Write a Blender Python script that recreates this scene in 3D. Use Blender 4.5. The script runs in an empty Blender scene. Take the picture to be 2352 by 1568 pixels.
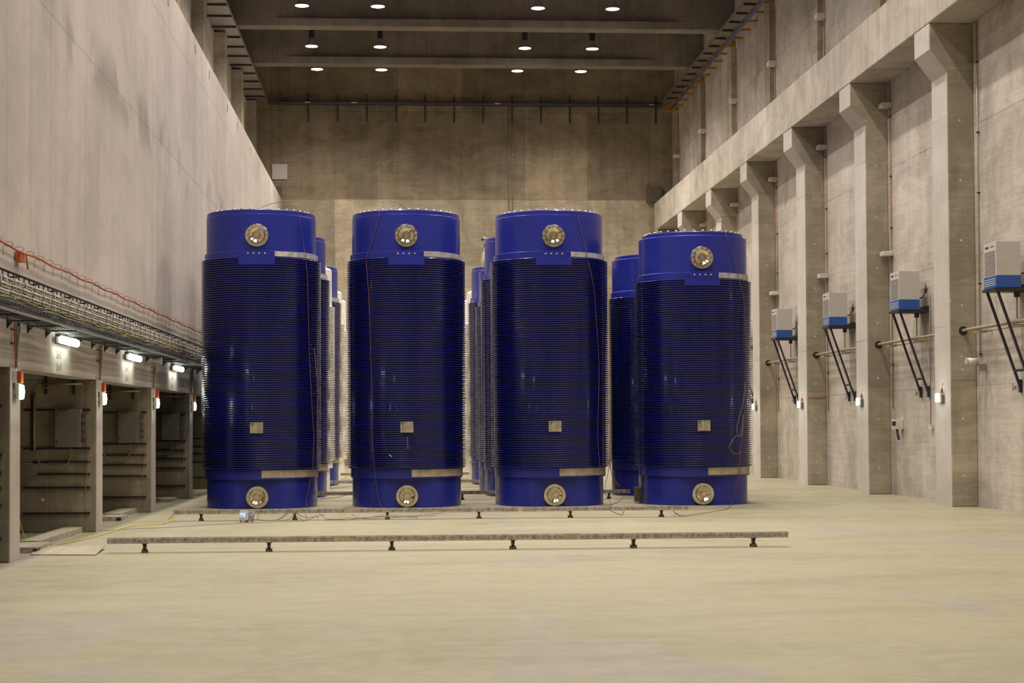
import bpy, math, random
from mathutils import Matrix, Vector
random.seed(7)
PI = math.pi
S = bpy.context.scene
COL = S.collection

# ------------------------------------------------------------------ camera
FPX = 3900.0
cam_d = bpy.data.cameras.new('camera'); cam = bpy.data.objects.new('camera', cam_d); COL.objects.link(cam)
cam_d.sensor_fit = 'HORIZONTAL'; cam_d.sensor_width = 36.0; cam_d.lens = 36.0 * FPX / 2352.0
cam_d.shift_y = 79.0 / 2352.0
cam_d.clip_end = 300
F = Vector((-254.0, -110.0, -FPX)).normalized()          # the hall's long axis seen in camera axes
D = Vector((1.0, 0.005, 0.0))
Z = D.cross(F).normalized()
if Z.y < 0: Z = -Z
X = F.cross(Z)
R = Matrix((X, F, Z))                                     # rows: world axes in camera axes
cam.matrix_world = Matrix.Translation((0, 0, 1.70)) @ R.to_4x4()
S.camera = cam

# ------------------------------------------------------------------ world, view
w = bpy.data.worlds.new('world'); S.world = w; w.use_nodes = True
w.node_tree.nodes['Background'].inputs[0].default_value = (0.5, 0.45, 0.38, 1)
w.node_tree.nodes['Background'].inputs[1].default_value = 0.0
S.view_settings.view_transform = 'Standard'
S.view_settings.look = 'None'
S.view_settings.gamma = 1.0
S.view_settings.use_curve_mapping = False
S.view_settings.exposure = 0.0

LAMP_W = 1250.0
LAMP_COL = (1.0, 0.905, 0.81)
SPOT_DEG = 140.0
LAMP_X = (-3.21, -0.73, 4.55, 7.03)
LAMP_Y = [1.6 + 6.0 * i for i in range(-1, 11)] + [65.6]
LAMP_Z = 15.4
def lamp_gain(y):        # the rows over the casks burn brighter than those towards the entrance
    return 0.68 if y < 8 else min(1.45, 0.68 + (y - 8) * 0.038)

# ------------------------------------------------------------------ helpers
def link(o): COL.objects.link(o); return o
def tag(o, label=None, cat=None, group=None, kind=None):
    if label: o['label'] = label
    if cat: o['category'] = cat
    if group: o['group'] = group
    if kind: o['kind'] = kind
    return o
def empty(name, loc, rz=0.0, label=None, cat=None, group=None):
    o = bpy.data.objects.new(name, None); link(o); o.location = loc; o.rotation_euler = (0, 0, rz)
    o.empty_display_size = 0.2
    return tag(o, label, cat, group)
def copy_tree(o, parent=None):
    c = o.copy(); COL.objects.link(c); c.parent = parent
    for ch in list(o.children): copy_tree(ch, c)
    return c

class MB:
    def __init__(s): s.v = []; s.f = []; s.sm = []
    def box(s, x0, x1, y0, y1, z0, z1, M=None):
        n = len(s.v)
        P = [(x, y, z) for z in (z0, z1) for y in (y0, y1) for x in (x0, x1)]
        if M: P = [tuple(M @ Vector(p)) for p in P]
        s.v += P
        for q in ((0, 2, 3, 1), (4, 5, 7, 6), (0, 1, 5, 4), (2, 6, 7, 3), (1, 3, 7, 5), (0, 4, 6, 2)):
            s.f.append([n + i for i in q]); s.sm.append(False)
        return s
    def prism(s, poly, axis, a, b):
        # poly: 2D points in the two other axes; extruded along axis from a to b
        n = len(s.v); k = len(poly)
        for t in (a, b):
            for p, q in poly:
                s.v.append({'x': (t, p, q), 'y': (p, t, q), 'z': (p, q, t)}[axis])
        s.f.append([n + i for i in range(k)]); s.sm.append(False)
        s.f.append([n + k + i for i in reversed(range(k))]); s.sm.append(False)
        for i in range(k):
            j = (i + 1) % k
            s.f.append([n + i, n + k + i, n + k + j, n + j]); s.sm.append(False)
        return s
    def lathe(s, prof, seg=64, M=None, smooth=True, a0=0.0, a1=2 * PI, fn=None):
        full = abs(a1 - a0 - 2 * PI) < 1e-6
        n = len(s.v); m = seg if full else seg + 1
        for r, z in prof:
            for i in range(m):
                a = a0 + (a1 - a0) * i / seg
                p = (r * math.sin(a), -r * math.cos(a), z)     # angle 0 faces -Y
                if fn: p = fn(*p)
                if M: p = tuple(M @ Vector(p))
                s.v.append(p)
        for k in range(len(prof) - 1):
            for i in range(seg):
                j = (i + 1) % m
                s.f.append([n + k * m + i, n + k * m + j, n + (k + 1) * m + j, n + (k + 1) * m + i]); s.sm.append(smooth)
        return s
    def tube(s, pts, r, seg=6, closed=False, rf=None):
        pts = [Vector(p) for p in pts]; n0 = len(s.v); N = len(pts); up = None
        for i, p in enumerate(pts):
            if closed: t = (pts[(i + 1) % N] - pts[i - 1])
            else: t = pts[min(i + 1, N - 1)] - pts[max(i - 1, 0)]
            t.normalize()
            if up is None:
                up = Vector((0, 0, 1)) if abs(t.z) < 0.9 else Vector((0, 1, 0))
            u = (up - t * up.dot(t))
            if u.length < 1e-4: u = t.orthogonal()
            u.normalize(); up = u; vv = t.cross(u)
            rr = rf(i) if rf else r
            for k in range(seg):
                a = 2 * PI * k / seg
                s.v.append(tuple(p + (u * math.cos(a) + vv * math.sin(a)) * rr))
        for i in range(N if closed else N - 1):
            j = (i + 1) % N
            for k in range(seg):
                l = (k + 1) % seg
                s.f.append([n0 + i * seg + k, n0 + i * seg + l, n0 + j * seg + l, n0 + j * seg + k]); s.sm.append(True)
        if not closed:
            s.f.append([n0 + k for k in reversed(range(seg))]); s.sm.append(False)
            s.f.append([n0 + (N - 1) * seg + k for k in range(seg)]); s.sm.append(False)
        return s
    def cyl(s, p0, p1, r, seg=16): return s.tube([p0, p1], r, seg)
    def poly(s, pts):
        n = len(s.v); s.v += [tuple(p) for p in pts]; s.f.append([n + i for i in range(len(pts))]); s.sm.append(False); return s
    def mesh(s, name, m):
        me = bpy.data.meshes.new(name); me.from_pydata(s.v, [], s.f)
        me.polygons.foreach_set('use_smooth', s.sm); me.materials.append(m); me.validate(); me.update()
        return me
    def build(s, name, m, parent=None, bevel=0.0, angle=None):
        o = bpy.data.objects.new(name, s.mesh(name, m)); link(o)
        import bmesh
        bm = bmesh.new(); bm.from_mesh(o.data); bmesh.ops.recalc_face_normals(bm, faces=bm.faces)
        if angle:
            for e in bm.edges:
                if len(e.link_faces) == 2 and e.calc_face_angle(0) > angle: e.smooth = False
        bm.to_mesh(o.data); bm.free()
        if parent: o.parent = parent
        if bevel:
            b = o.modifiers.new('bevel', 'BEVEL'); b.width = bevel; b.segments = 2; b.limit_method = 'ANGLE'
        return o

def smooth_pts(pts, n=5):
    P = [Vector(p) for p in pts]; out = []
    for i in range(len(P) - 1):
        a = P[max(i - 1, 0)]; b = P[i]; c = P[i + 1]; d = P[min(i + 2, len(P) - 1)]
        for k in range(n):
            t = k / n
            out.append(0.5 * ((2 * b) + (c - a) * t + (2 * a - 5 * b + 4 * c - d) * t * t + (3 * b - a - 3 * c + d) * t ** 3))
    out.append(P[-1]); return out

# ------------------------------------------------------------------ materials
class NT:
    def __init__(s, name):
        s.m = bpy.data.materials.new(name); s.m.use_nodes = True; s.t = s.m.node_tree
        s.b = s.t.nodes['Principled BSDF']
        g = s.t.nodes.new('ShaderNodeNewGeometry'); s.pos = g.outputs['Position']
    def n(s, typ, **kw):
        x = s.t.nodes.new(typ)
        for k, v in kw.items(): setattr(x, k, v)
        return x
    def L(s, a, b): s.t.links.new(a, b)
    def put(s, sock, v):
        if isinstance(v, bpy.types.NodeSocket): s.L(v, sock)
        else: sock.default_value = v
    def math(s, op, a, b=None, c=None):
        x = s.n('ShaderNodeMath', operation=op); s.put(x.inputs[0], a)
        if b is not None: s.put(x.inputs[1], b)
        if c is not None: s.put(x.inputs[2], c)
        return x.outputs[0]
    def mapping(s, scale, vec=None, loc=(0, 0, 0)):
        x = s.n('ShaderNodeMapping'); x.inputs['Scale'].default_value = scale; x.inputs['Location'].default_value = loc
        s.L(vec or s.pos, x.inputs['Vector']); return x.outputs[0]
    def noise(s, scale3, detail=4, rough=0.55, dist=0.0, loc=(0, 0, 0)):
        x = s.n('ShaderNodeTexNoise'); x.inputs['Scale'].default_value = 1.0; x.inputs['Detail'].default_value = detail
        x.inputs['Roughness'].default_value = rough; x.inputs['Distortion'].default_value = dist
        s.L(s.mapping(scale3, loc=loc), x.inputs['Vector']); return x.outputs[0]
    def ramp(s, v, lo, hi, a=0.0, b=1.0):
        x = s.n('ShaderNodeMapRange'); x.interpolation_type = 'SMOOTHSTEP'
        s.put(x.inputs[0], v); x.inputs[1].default_value = lo; x.inputs[2].default_value = hi
        x.inputs[3].default_value = a; x.inputs[4].default_value = b; return x.outputs[0]
    def mix(s, f, a, b, mode='MIX'):
        x = s.n('ShaderNodeMix', data_type='RGBA', blend_type=mode); s.put(x.inputs[0], f)
        for sock, v in ((x.inputs[6], a), (x.inputs[7], b)):
            if isinstance(v, (tuple, list)): v = (v[0], v[1], v[2], 1)
            s.put(sock, v)
        return x.outputs[2]
    def xyz(s):
        x = s.n('ShaderNodeSeparateXYZ'); s.L(s.pos, x.inputs[0]); return x.outputs
    def bump(s, h, strength, dist=0.01):
        x = s.n('ShaderNodeBump'); x.inputs['Strength'].default_value = strength; x.inputs['Distance'].default_value = dist
        s.L(h, x.inputs['Height']); s.L(x.outputs[0], s.b.inputs['Normal'])

def mat(name, col, rough=0.5, metal=0.0, coat=0.0, var=0.12, vs=6.0, spec=None):
    t = NT(name); k = t.noise((vs, vs, vs), 5, 0.6)
    c = t.mix(t.ramp(k, 0.3, 0.7), tuple(x * (1 - var) for x in col), tuple(min(1, x * (1 + var)) for x in col))
    t.L(c, t.b.inputs['Base Color']); t.b.inputs['Roughness'].default_value = rough; t.b.inputs['Metallic'].default_value = metal
    t.b.inputs['Coat Weight'].default_value = coat
    if spec is not None: t.b.inputs['Specular IOR Level'].default_value = spec
    return t.m
def glow(name, col, strength):
    t = NT(name); t.b.inputs['Base Color'].default_value = (0.8, 0.8, 0.8, 1)
    t.b.inputs['Emission Color'].default_value = (*col, 1); t.b.inputs['Emission Strength'].default_value = strength
    return t.m

def concrete(name, light, dark, u='y', board='h', pu=2.4, pz=3.0, off=(0.0, 0.0), tint=0.25, boards=0.25,
             joint=0.35, stain=0.5, split=None, jl=None, damp=None):
    """cast concrete. u = horizontal axis of the face, board 'h'/'v' = direction of the form boards"""
    t = NT(name); X, Y, Zc = t.xyz(); U = {'x': X, 'y': Y}[u]
    big = t.noise((0.22, 0.22, 0.30), 5, 0.6, 0.3)
    mid = t.noise((0.9, 0.9, 0.7), 6, 0.65, 0.6)
    c = t.mix(t.ramp(big, 0.35, 0.68), dark, light)
    c = t.mix(t.math('MULTIPLY', t.ramp(mid, 0.5, 0.75), stain), c, tuple(x * 0.72 for x in dark))
    # panel tint: white noise per form panel
    pu_ = t.math('FLOOR', t.math('DIVIDE', t.math('ADD', U, off[0]), pu)); pz_ = t.math('FLOOR', t.math('DIVIDE', t.math('ADD', Zc, off[1]), pz))
    cb = t.n('ShaderNodeCombineXYZ'); t.L(pu_, cb.inputs[0]); t.L(pz_, cb.inputs[1])
    wn = t.n('ShaderNodeTexWhiteNoise'); t.L(cb.outputs[0], wn.inputs[0])
    tv = t.ramp(wn.outputs[0], 0.0, 1.0, 1.0 - tint, 1.0 + tint * 0.35)
    # boards
    if board == 'h': b1 = t.noise((0.5, 0.5, 14.0), 4, 0.65); b2 = t.noise((3.0, 3.0, 30.0), 3, 0.6)
    else: b1 = t.noise((5.0, 5.0, 0.12), 4, 0.65); b2 = t.noise((16.0, 16.0, 0.5), 3, 0.6)
    bv = t.math('ADD', t.math('MULTIPLY', t.ramp(b1, 0.3, 0.7, -1, 1), boards * 0.4), t.math('MULTIPLY', t.ramp(b2, 0.3, 0.7, -1, 1), boards * 0.35))
    v = t.math('MULTIPLY', tv, t.math('ADD', 1.0, bv))
    # vertical run-off streaks and cloudy blotches
    vs_ = t.noise((1.7, 1.7, 0.16), 5, 0.65, 0.2, loc=(4, 2, 9)); bl = t.noise((0.55, 0.55, 0.8), 7, 0.72, 1.2, loc=(7, 7, 3))
    v = t.math('MULTIPLY', v, t.ramp(vs_, 0.35, 0.7, 1.0 + boards * 0.35, 1.0 - boards * 0.8))
    v = t.math('MULTIPLY', v, t.ramp(bl, 0.40, 0.64, 1.0 + boards * 0.4, 1.0 - boards * 1.1))
    # joints
    fu = t.math('ABSOLUTE', t.math('SUBTRACT', t.math('FRACT', t.math('DIVIDE', t.math('ADD', U, off[0]), pu)), 0.5))
    fz = t.math('ABSOLUTE', t.math('SUBTRACT', t.math('FRACT', t.math('DIVIDE', t.math('ADD', Zc, off[1]), pz)), 0.5))
    ju = t.ramp(fu, 0.5 - 0.022 / pu, 0.5 - 0.004 / pu); jz = t.ramp(fz, 0.5 - 0.03 / pz, 0.5 - 0.004 / pz)
    jj = t.math('MULTIPLY', t.math('MAXIMUM', ju, jz), t.ramp(mid, 0.35, 0.6, 0.35, 1.0))
    v = t.math('MULTIPLY', v, t.math('SUBTRACT', 1.0, t.math('MULTIPLY', jj, joint)))
    if jl:        # single long pour joints at these heights
        for z in jl:
            d = t.math('ABSOLUTE', t.math('SUBTRACT', Zc, z))
            v = t.math('MULTIPLY', v, t.math('SUBTRACT', 1.0, t.math('MULTIPLY', t.ramp(d, 0.010, 0.035, 1, 0), 0.16)))
    if damp:      # damp patches hanging on a pour joint
        z, s_ = damp
        d = t.math('ABSOLUTE', t.math('SUBTRACT', Zc, t.math('ADD', z, 0.0)))
        nn = t.noise((0.8, 0.45, 0.5), 3, 0.5, 0.5, loc=(3, 8, 1))
        dd = t.math('MULTIPLY', t.ramp(d, 0.1, 0.75, 1, 0), t.ramp(nn, 0.50, 0.62))
        v = t.math('MULTIPLY', v, t.math('SUBTRACT', 1.0, t.math('MULTIPLY', dd, s_)))
        # brown drips
        sp = t.noise((7.0, 7.0, 1.3), 2, 0.5, 0.0, loc=(1, 2, 5))
        v = t.math('MULTIPLY', v, t.ramp(sp, 0.70, 0.78, 1.0, 0.72))
    cc = t.n('ShaderNodeCombineXYZ')
    for i in range(3): t.L(v, cc.inputs[i])
    c = t.mix(1.0, c, cc.outputs[0], 'MULTIPLY')
    if split:     # an upper pour of another mix
        z, col = split
        c = t.mix(t.ramp(Zc, z - 0.02, z + 0.02), c, t.mix(1.0, c, col, 'MULTIPLY'))
    # small plugs / pores
    vo = t.n('ShaderNodeTexVoronoi'); vo.inputs['Scale'].default_value = 1.1; t.L(t.pos, vo.inputs['Vector'])
    c = t.mix(t.ramp(vo.outputs['Distance'], 0.03, 0.045, 0.45, 0), c, tuple(min(1, x * 1.3) for x in light))
    t.L(c, t.b.inputs['Base Color']); t.b.inputs['Roughness'].default_value = 0.85
    t.b.inputs['Specular IOR Level'].default_value = 0.25
    t.bump(t.math('ADD', t.math('MULTIPLY', b2, 0.5), t.math('MULTIPLY', jj, -1.0)), 0.25, 0.006)
    return t.m

def floor_mat():
    t = NT('screeded_floor')
    a = t.noise((0.16, 0.42, 1), 6, 0.62, 0.8); b = t.noise((0.7, 2.4, 1), 6, 0.65, 0.6, loc=(5, 1, 0)); c3 = t.noise((0.35, 0.12, 1), 4, 0.6, 1.2, loc=(9, 4, 0))
    c = t.mix(t.ramp(a, 0.36, 0.64), (0.265, 0.243, 0.150), (0.335, 0.306, 0.192))
    c = t.mix(t.ramp(b, 0.48, 0.66, 0, 0.75), c, (0.265, 0.238, 0.178))
    c = t.mix(t.ramp(c3, 0.54, 0.64, 0, 0.75), c, (0.275, 0.25, 0.22))
    s = t.noise((0.5, 5.0, 1), 5, 0.6, 0.4, loc=(2, 7, 0))
    c = t.mix(t.ramp(s, 0.60, 0.75, 0, 0.45), c, (0.36, 0.33, 0.25))
    c = t.mix(t.ramp(t.noise((1.6, 1.3, 1), 8, 0.7, 1.6, loc=(3, 3, 0)), 0.42, 0.62, 0, 0.5), c, (0.345, 0.318, 0.235))
    c = t.mix(t.ramp(t.noise((7, 7, 1), 6, 0.75), 0.35, 0.7, 0, 0.35), c, (0.25, 0.226, 0.145))
    sp = t.noise((26, 26, 1), 2, 0.5)
    c = t.mix(t.ramp(sp, 0.72, 0.80, 0, 0.35), c, (0.22, 0.19, 0.13))
    t.L(c, t.b.inputs['Base Color'])
    t.L(t.ramp(b, 0.3, 0.7, 0.42, 0.62), t.b.inputs['Roughness']); t.b.inputs['Specular IOR Level'].default_value = 0.3
    t.bump(t.noise((3, 9, 1), 6, 0.6), 0.12, 0.01)
    return t.m

M = {}
M['floor'] = floor_mat()
M['partition'] = concrete('smooth_board_concrete', (0.455, 0.402, 0.368), (0.40, 0.352, 0.318), 'y', 'v', 1.28, 40, (0.4, 0), 0.05, 0.07, 0.16, 0.10, jl=(10.03, 7.45), damp=(7.45, 0.30))
M['wall_right'] = concrete('board_marked_concrete', (0.56, 0.505, 0.435), (0.46, 0.41, 0.345), 'y', 'h', 3.0, 2.6, (0.3, 0.2), 0.14, 0.16, 0.25, 0.45)
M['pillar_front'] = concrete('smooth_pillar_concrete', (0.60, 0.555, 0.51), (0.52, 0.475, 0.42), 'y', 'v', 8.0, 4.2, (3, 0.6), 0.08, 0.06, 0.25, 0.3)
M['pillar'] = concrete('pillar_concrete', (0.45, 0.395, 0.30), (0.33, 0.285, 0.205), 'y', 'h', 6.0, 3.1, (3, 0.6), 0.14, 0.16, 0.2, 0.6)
M['wall_back'] = concrete('stained_board_concrete', (0.42, 0.355, 0.26), (0.35, 0.295, 0.21), 'x', 'h', 2.62, 3.65, (0.1, 0.0), 0.22, 0.20, 0.28, 0.4, split=(10.95, (0.70, 0.67, 0.62)))
M['beam'] = concrete('grey_beam_concrete', (0.57, 0.52, 0.45), (0.47, 0.42, 0.345), 'y', 'v', 3.0, 20, (0, 0), 0.10, 0.16, 0.15, 0.30)
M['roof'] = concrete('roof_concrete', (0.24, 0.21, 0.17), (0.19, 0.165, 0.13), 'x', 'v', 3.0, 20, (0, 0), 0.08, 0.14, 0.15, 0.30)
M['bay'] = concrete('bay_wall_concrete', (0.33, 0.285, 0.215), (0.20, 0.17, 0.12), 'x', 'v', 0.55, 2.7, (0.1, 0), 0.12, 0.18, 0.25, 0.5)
M['kerb'] = mat('duct_top_screed', (0.33, 0.30, 0.21), 0.8)

def blue_paint():
    t = NT('blue_enamel')
    k = t.noise((1.5, 1.5, 1.5), 4, 0.6); s = t.noise((9, 9, 2.0), 5, 0.65)
    c = t.mix(t.ramp(k, 0.3, 0.7), (0.013, 0.020, 0.215), (0.017, 0.026, 0.26))
    c = t.mix(t.ramp(s, 0.68, 0.80, 0, 0.12), c, (0.10, 0.10, 0.26))
    t.L(c, t.b.inputs['Base Color']); t.b.inputs['Roughness'].default_value = 0.34
    t.b.inputs['Coat Weight'].default_value = 0.2; t.b.inputs['Coat Roughness'].default_value = 0.08
    t.b.inputs['Specular IOR Level'].default_value = 0.28
    return t.m
M['blue'] = blue_paint()
M['fin'] = mat('blue_fin_enamel', (0.010, 0.014, 0.175), 0.22, coat=0.5)
M['white_cask'] = mat('white_enamel', (0.88, 0.85, 0.78), 0.45)
M['band'] = mat('bare_grey_metal', (0.46, 0.43, 0.38), 0.5, 0.25, var=0.3, vs=7)
M['band_tan'] = mat('bare_tan_metal', (0.44, 0.36, 0.25), 0.5, 0.2, var=0.25, vs=5)
M['steel'] = mat('turned_steel', (0.62, 0.57, 0.46), 0.22, 0.95, var=0.2, vs=30)
M['steel_dull'] = mat('dull_steel', (0.42, 0.38, 0.29), 0.4, 0.85, var=0.25)
def brushed():
    t = NT('turned_steel'); b = t.b
    b.inputs['Base Color'].default_value = (0.74, 0.67, 0.52, 1); b.inputs['Metallic'].default_value = 1.0
    b.inputs['Roughness'].default_value = 0.2; b.inputs['Anisotropic'].default_value = 0.85; b.inputs['Anisotropic Rotation'].default_value = 0.25
    tg = t.n('ShaderNodeTangent'); tg.direction_type = 'RADIAL'; tg.axis = 'Y'; t.L(tg.outputs[0], b.inputs['Tangent'])
    return t.m
M['steel'] = brushed()
M['brass'] = mat('brass_plug', (0.62, 0.58, 0.40), 0.35, 0.6)
M['plate'] = mat('engraved_plate', (0.52, 0.46, 0.35), 0.28, 0.7, var=0.25, vs=10)
M['ink'] = mat('black_ink', (0.015, 0.012, 0.01), 0.7)
M['stencil'] = mat('stencil_paint', (0.10, 0.085, 0.065), 0.8)
M['black'] = mat('black_metal', (0.018, 0.016, 0.02), 0.45)
M['dark_steel'] = mat('dark_channel_steel', (0.035, 0.033, 0.032), 0.5, 0.3)
M['strut'] = mat('dark_purple_steel', (0.022, 0.016, 0.035), 0.45)
M['galv'] = mat('galvanised_steel', (0.34, 0.32, 0.29), 0.45, 0.6, var=0.1, vs=5)
M['tray_grey'] = mat('dull_blue_grey_steel', (0.075, 0.08, 0.09), 0.5, 0.3)
M['rail'] = mat('dusty_channel_steel', (0.36, 0.32, 0.26), 0.6, 0.35, var=0.35, vs=12)
M['leg'] = mat('oiled_leg_steel', (0.10, 0.085, 0.055), 0.5, 0.5, var=0.4, vs=20)
M['orange'] = mat('orange_plastic', (0.40, 0.08, 0.018), 0.55)
M['copper'] = mat('brown_orange_sheath', (0.40, 0.15, 0.06), 0.55)
M['red'] = mat('red_plastic', (0.20, 0.015, 0.015), 0.5)
M['redlead'] = mat('red_brown_lead', (0.17, 0.06, 0.06), 0.5)
M['yellowp'] = mat('yellow_bracket_paint', (0.50, 0.22, 0.015), 0.5)
M['yellow'] = mat('yellow_cable', (0.55, 0.42, 0.03), 0.5)
M['bluepipe'] = mat('blue_pipe', (0.055, 0.08, 0.19), 0.45)
M['white'] = mat('white_plastic', (0.62, 0.59, 0.54), 0.5)
M['acwhite'] = mat('white_sheet_metal', (0.50, 0.47, 0.44), 0.42, var=0.03)
M['acblue'] = mat('blue_sheet_metal', (0.022, 0.085, 0.34), 0.4, var=0.03)
M['grey'] = mat('grey_cable', (0.20, 0.17, 0.17), 0.55)
M['bundle'] = mat('pale_grey_cable', (0.36, 0.34, 0.28), 0.55, var=0.3, vs=9)
M['bundle_dark'] = mat('dark_cable', (0.07, 0.06, 0.065), 0.5, var=0.4, vs=9)
M['olive'] = mat('green_yellow_cable', (0.24, 0.22, 0.05), 0.5, var=0.3)
M['tie'] = mat('cable_tie', (0.12, 0.10, 0.08), 0.5)
M['cabinet'] = mat('grey_cabinet_paint', (0.15, 0.135, 0.11), 0.5, var=0.05)
M['pipe'] = mat('ivory_pipe', (0.27, 0.24, 0.16), 0.45)
M['device'] = mat('grey_blue_housing', (0.26, 0.26, 0.42), 0.5, var=0.05)
M['lamp_glow'] = glow('lamp_glow', (1.0, 0.97, 1.0), 30.0)
M['tube_glow'] = glow('tube_glow', (0.93, 1.0, 0.88), 14.0)
M['green_glow'] = glow('green_sign_glow', (0.30, 1.0, 0.55), 2.2)
M['white_glow'] = glow('emergency_glow', (0.95, 1.0, 1.0), 7.0)
M['screen'] = glow('screen_glow', (0.25, 0.50, 0.85), 0.75)
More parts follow.
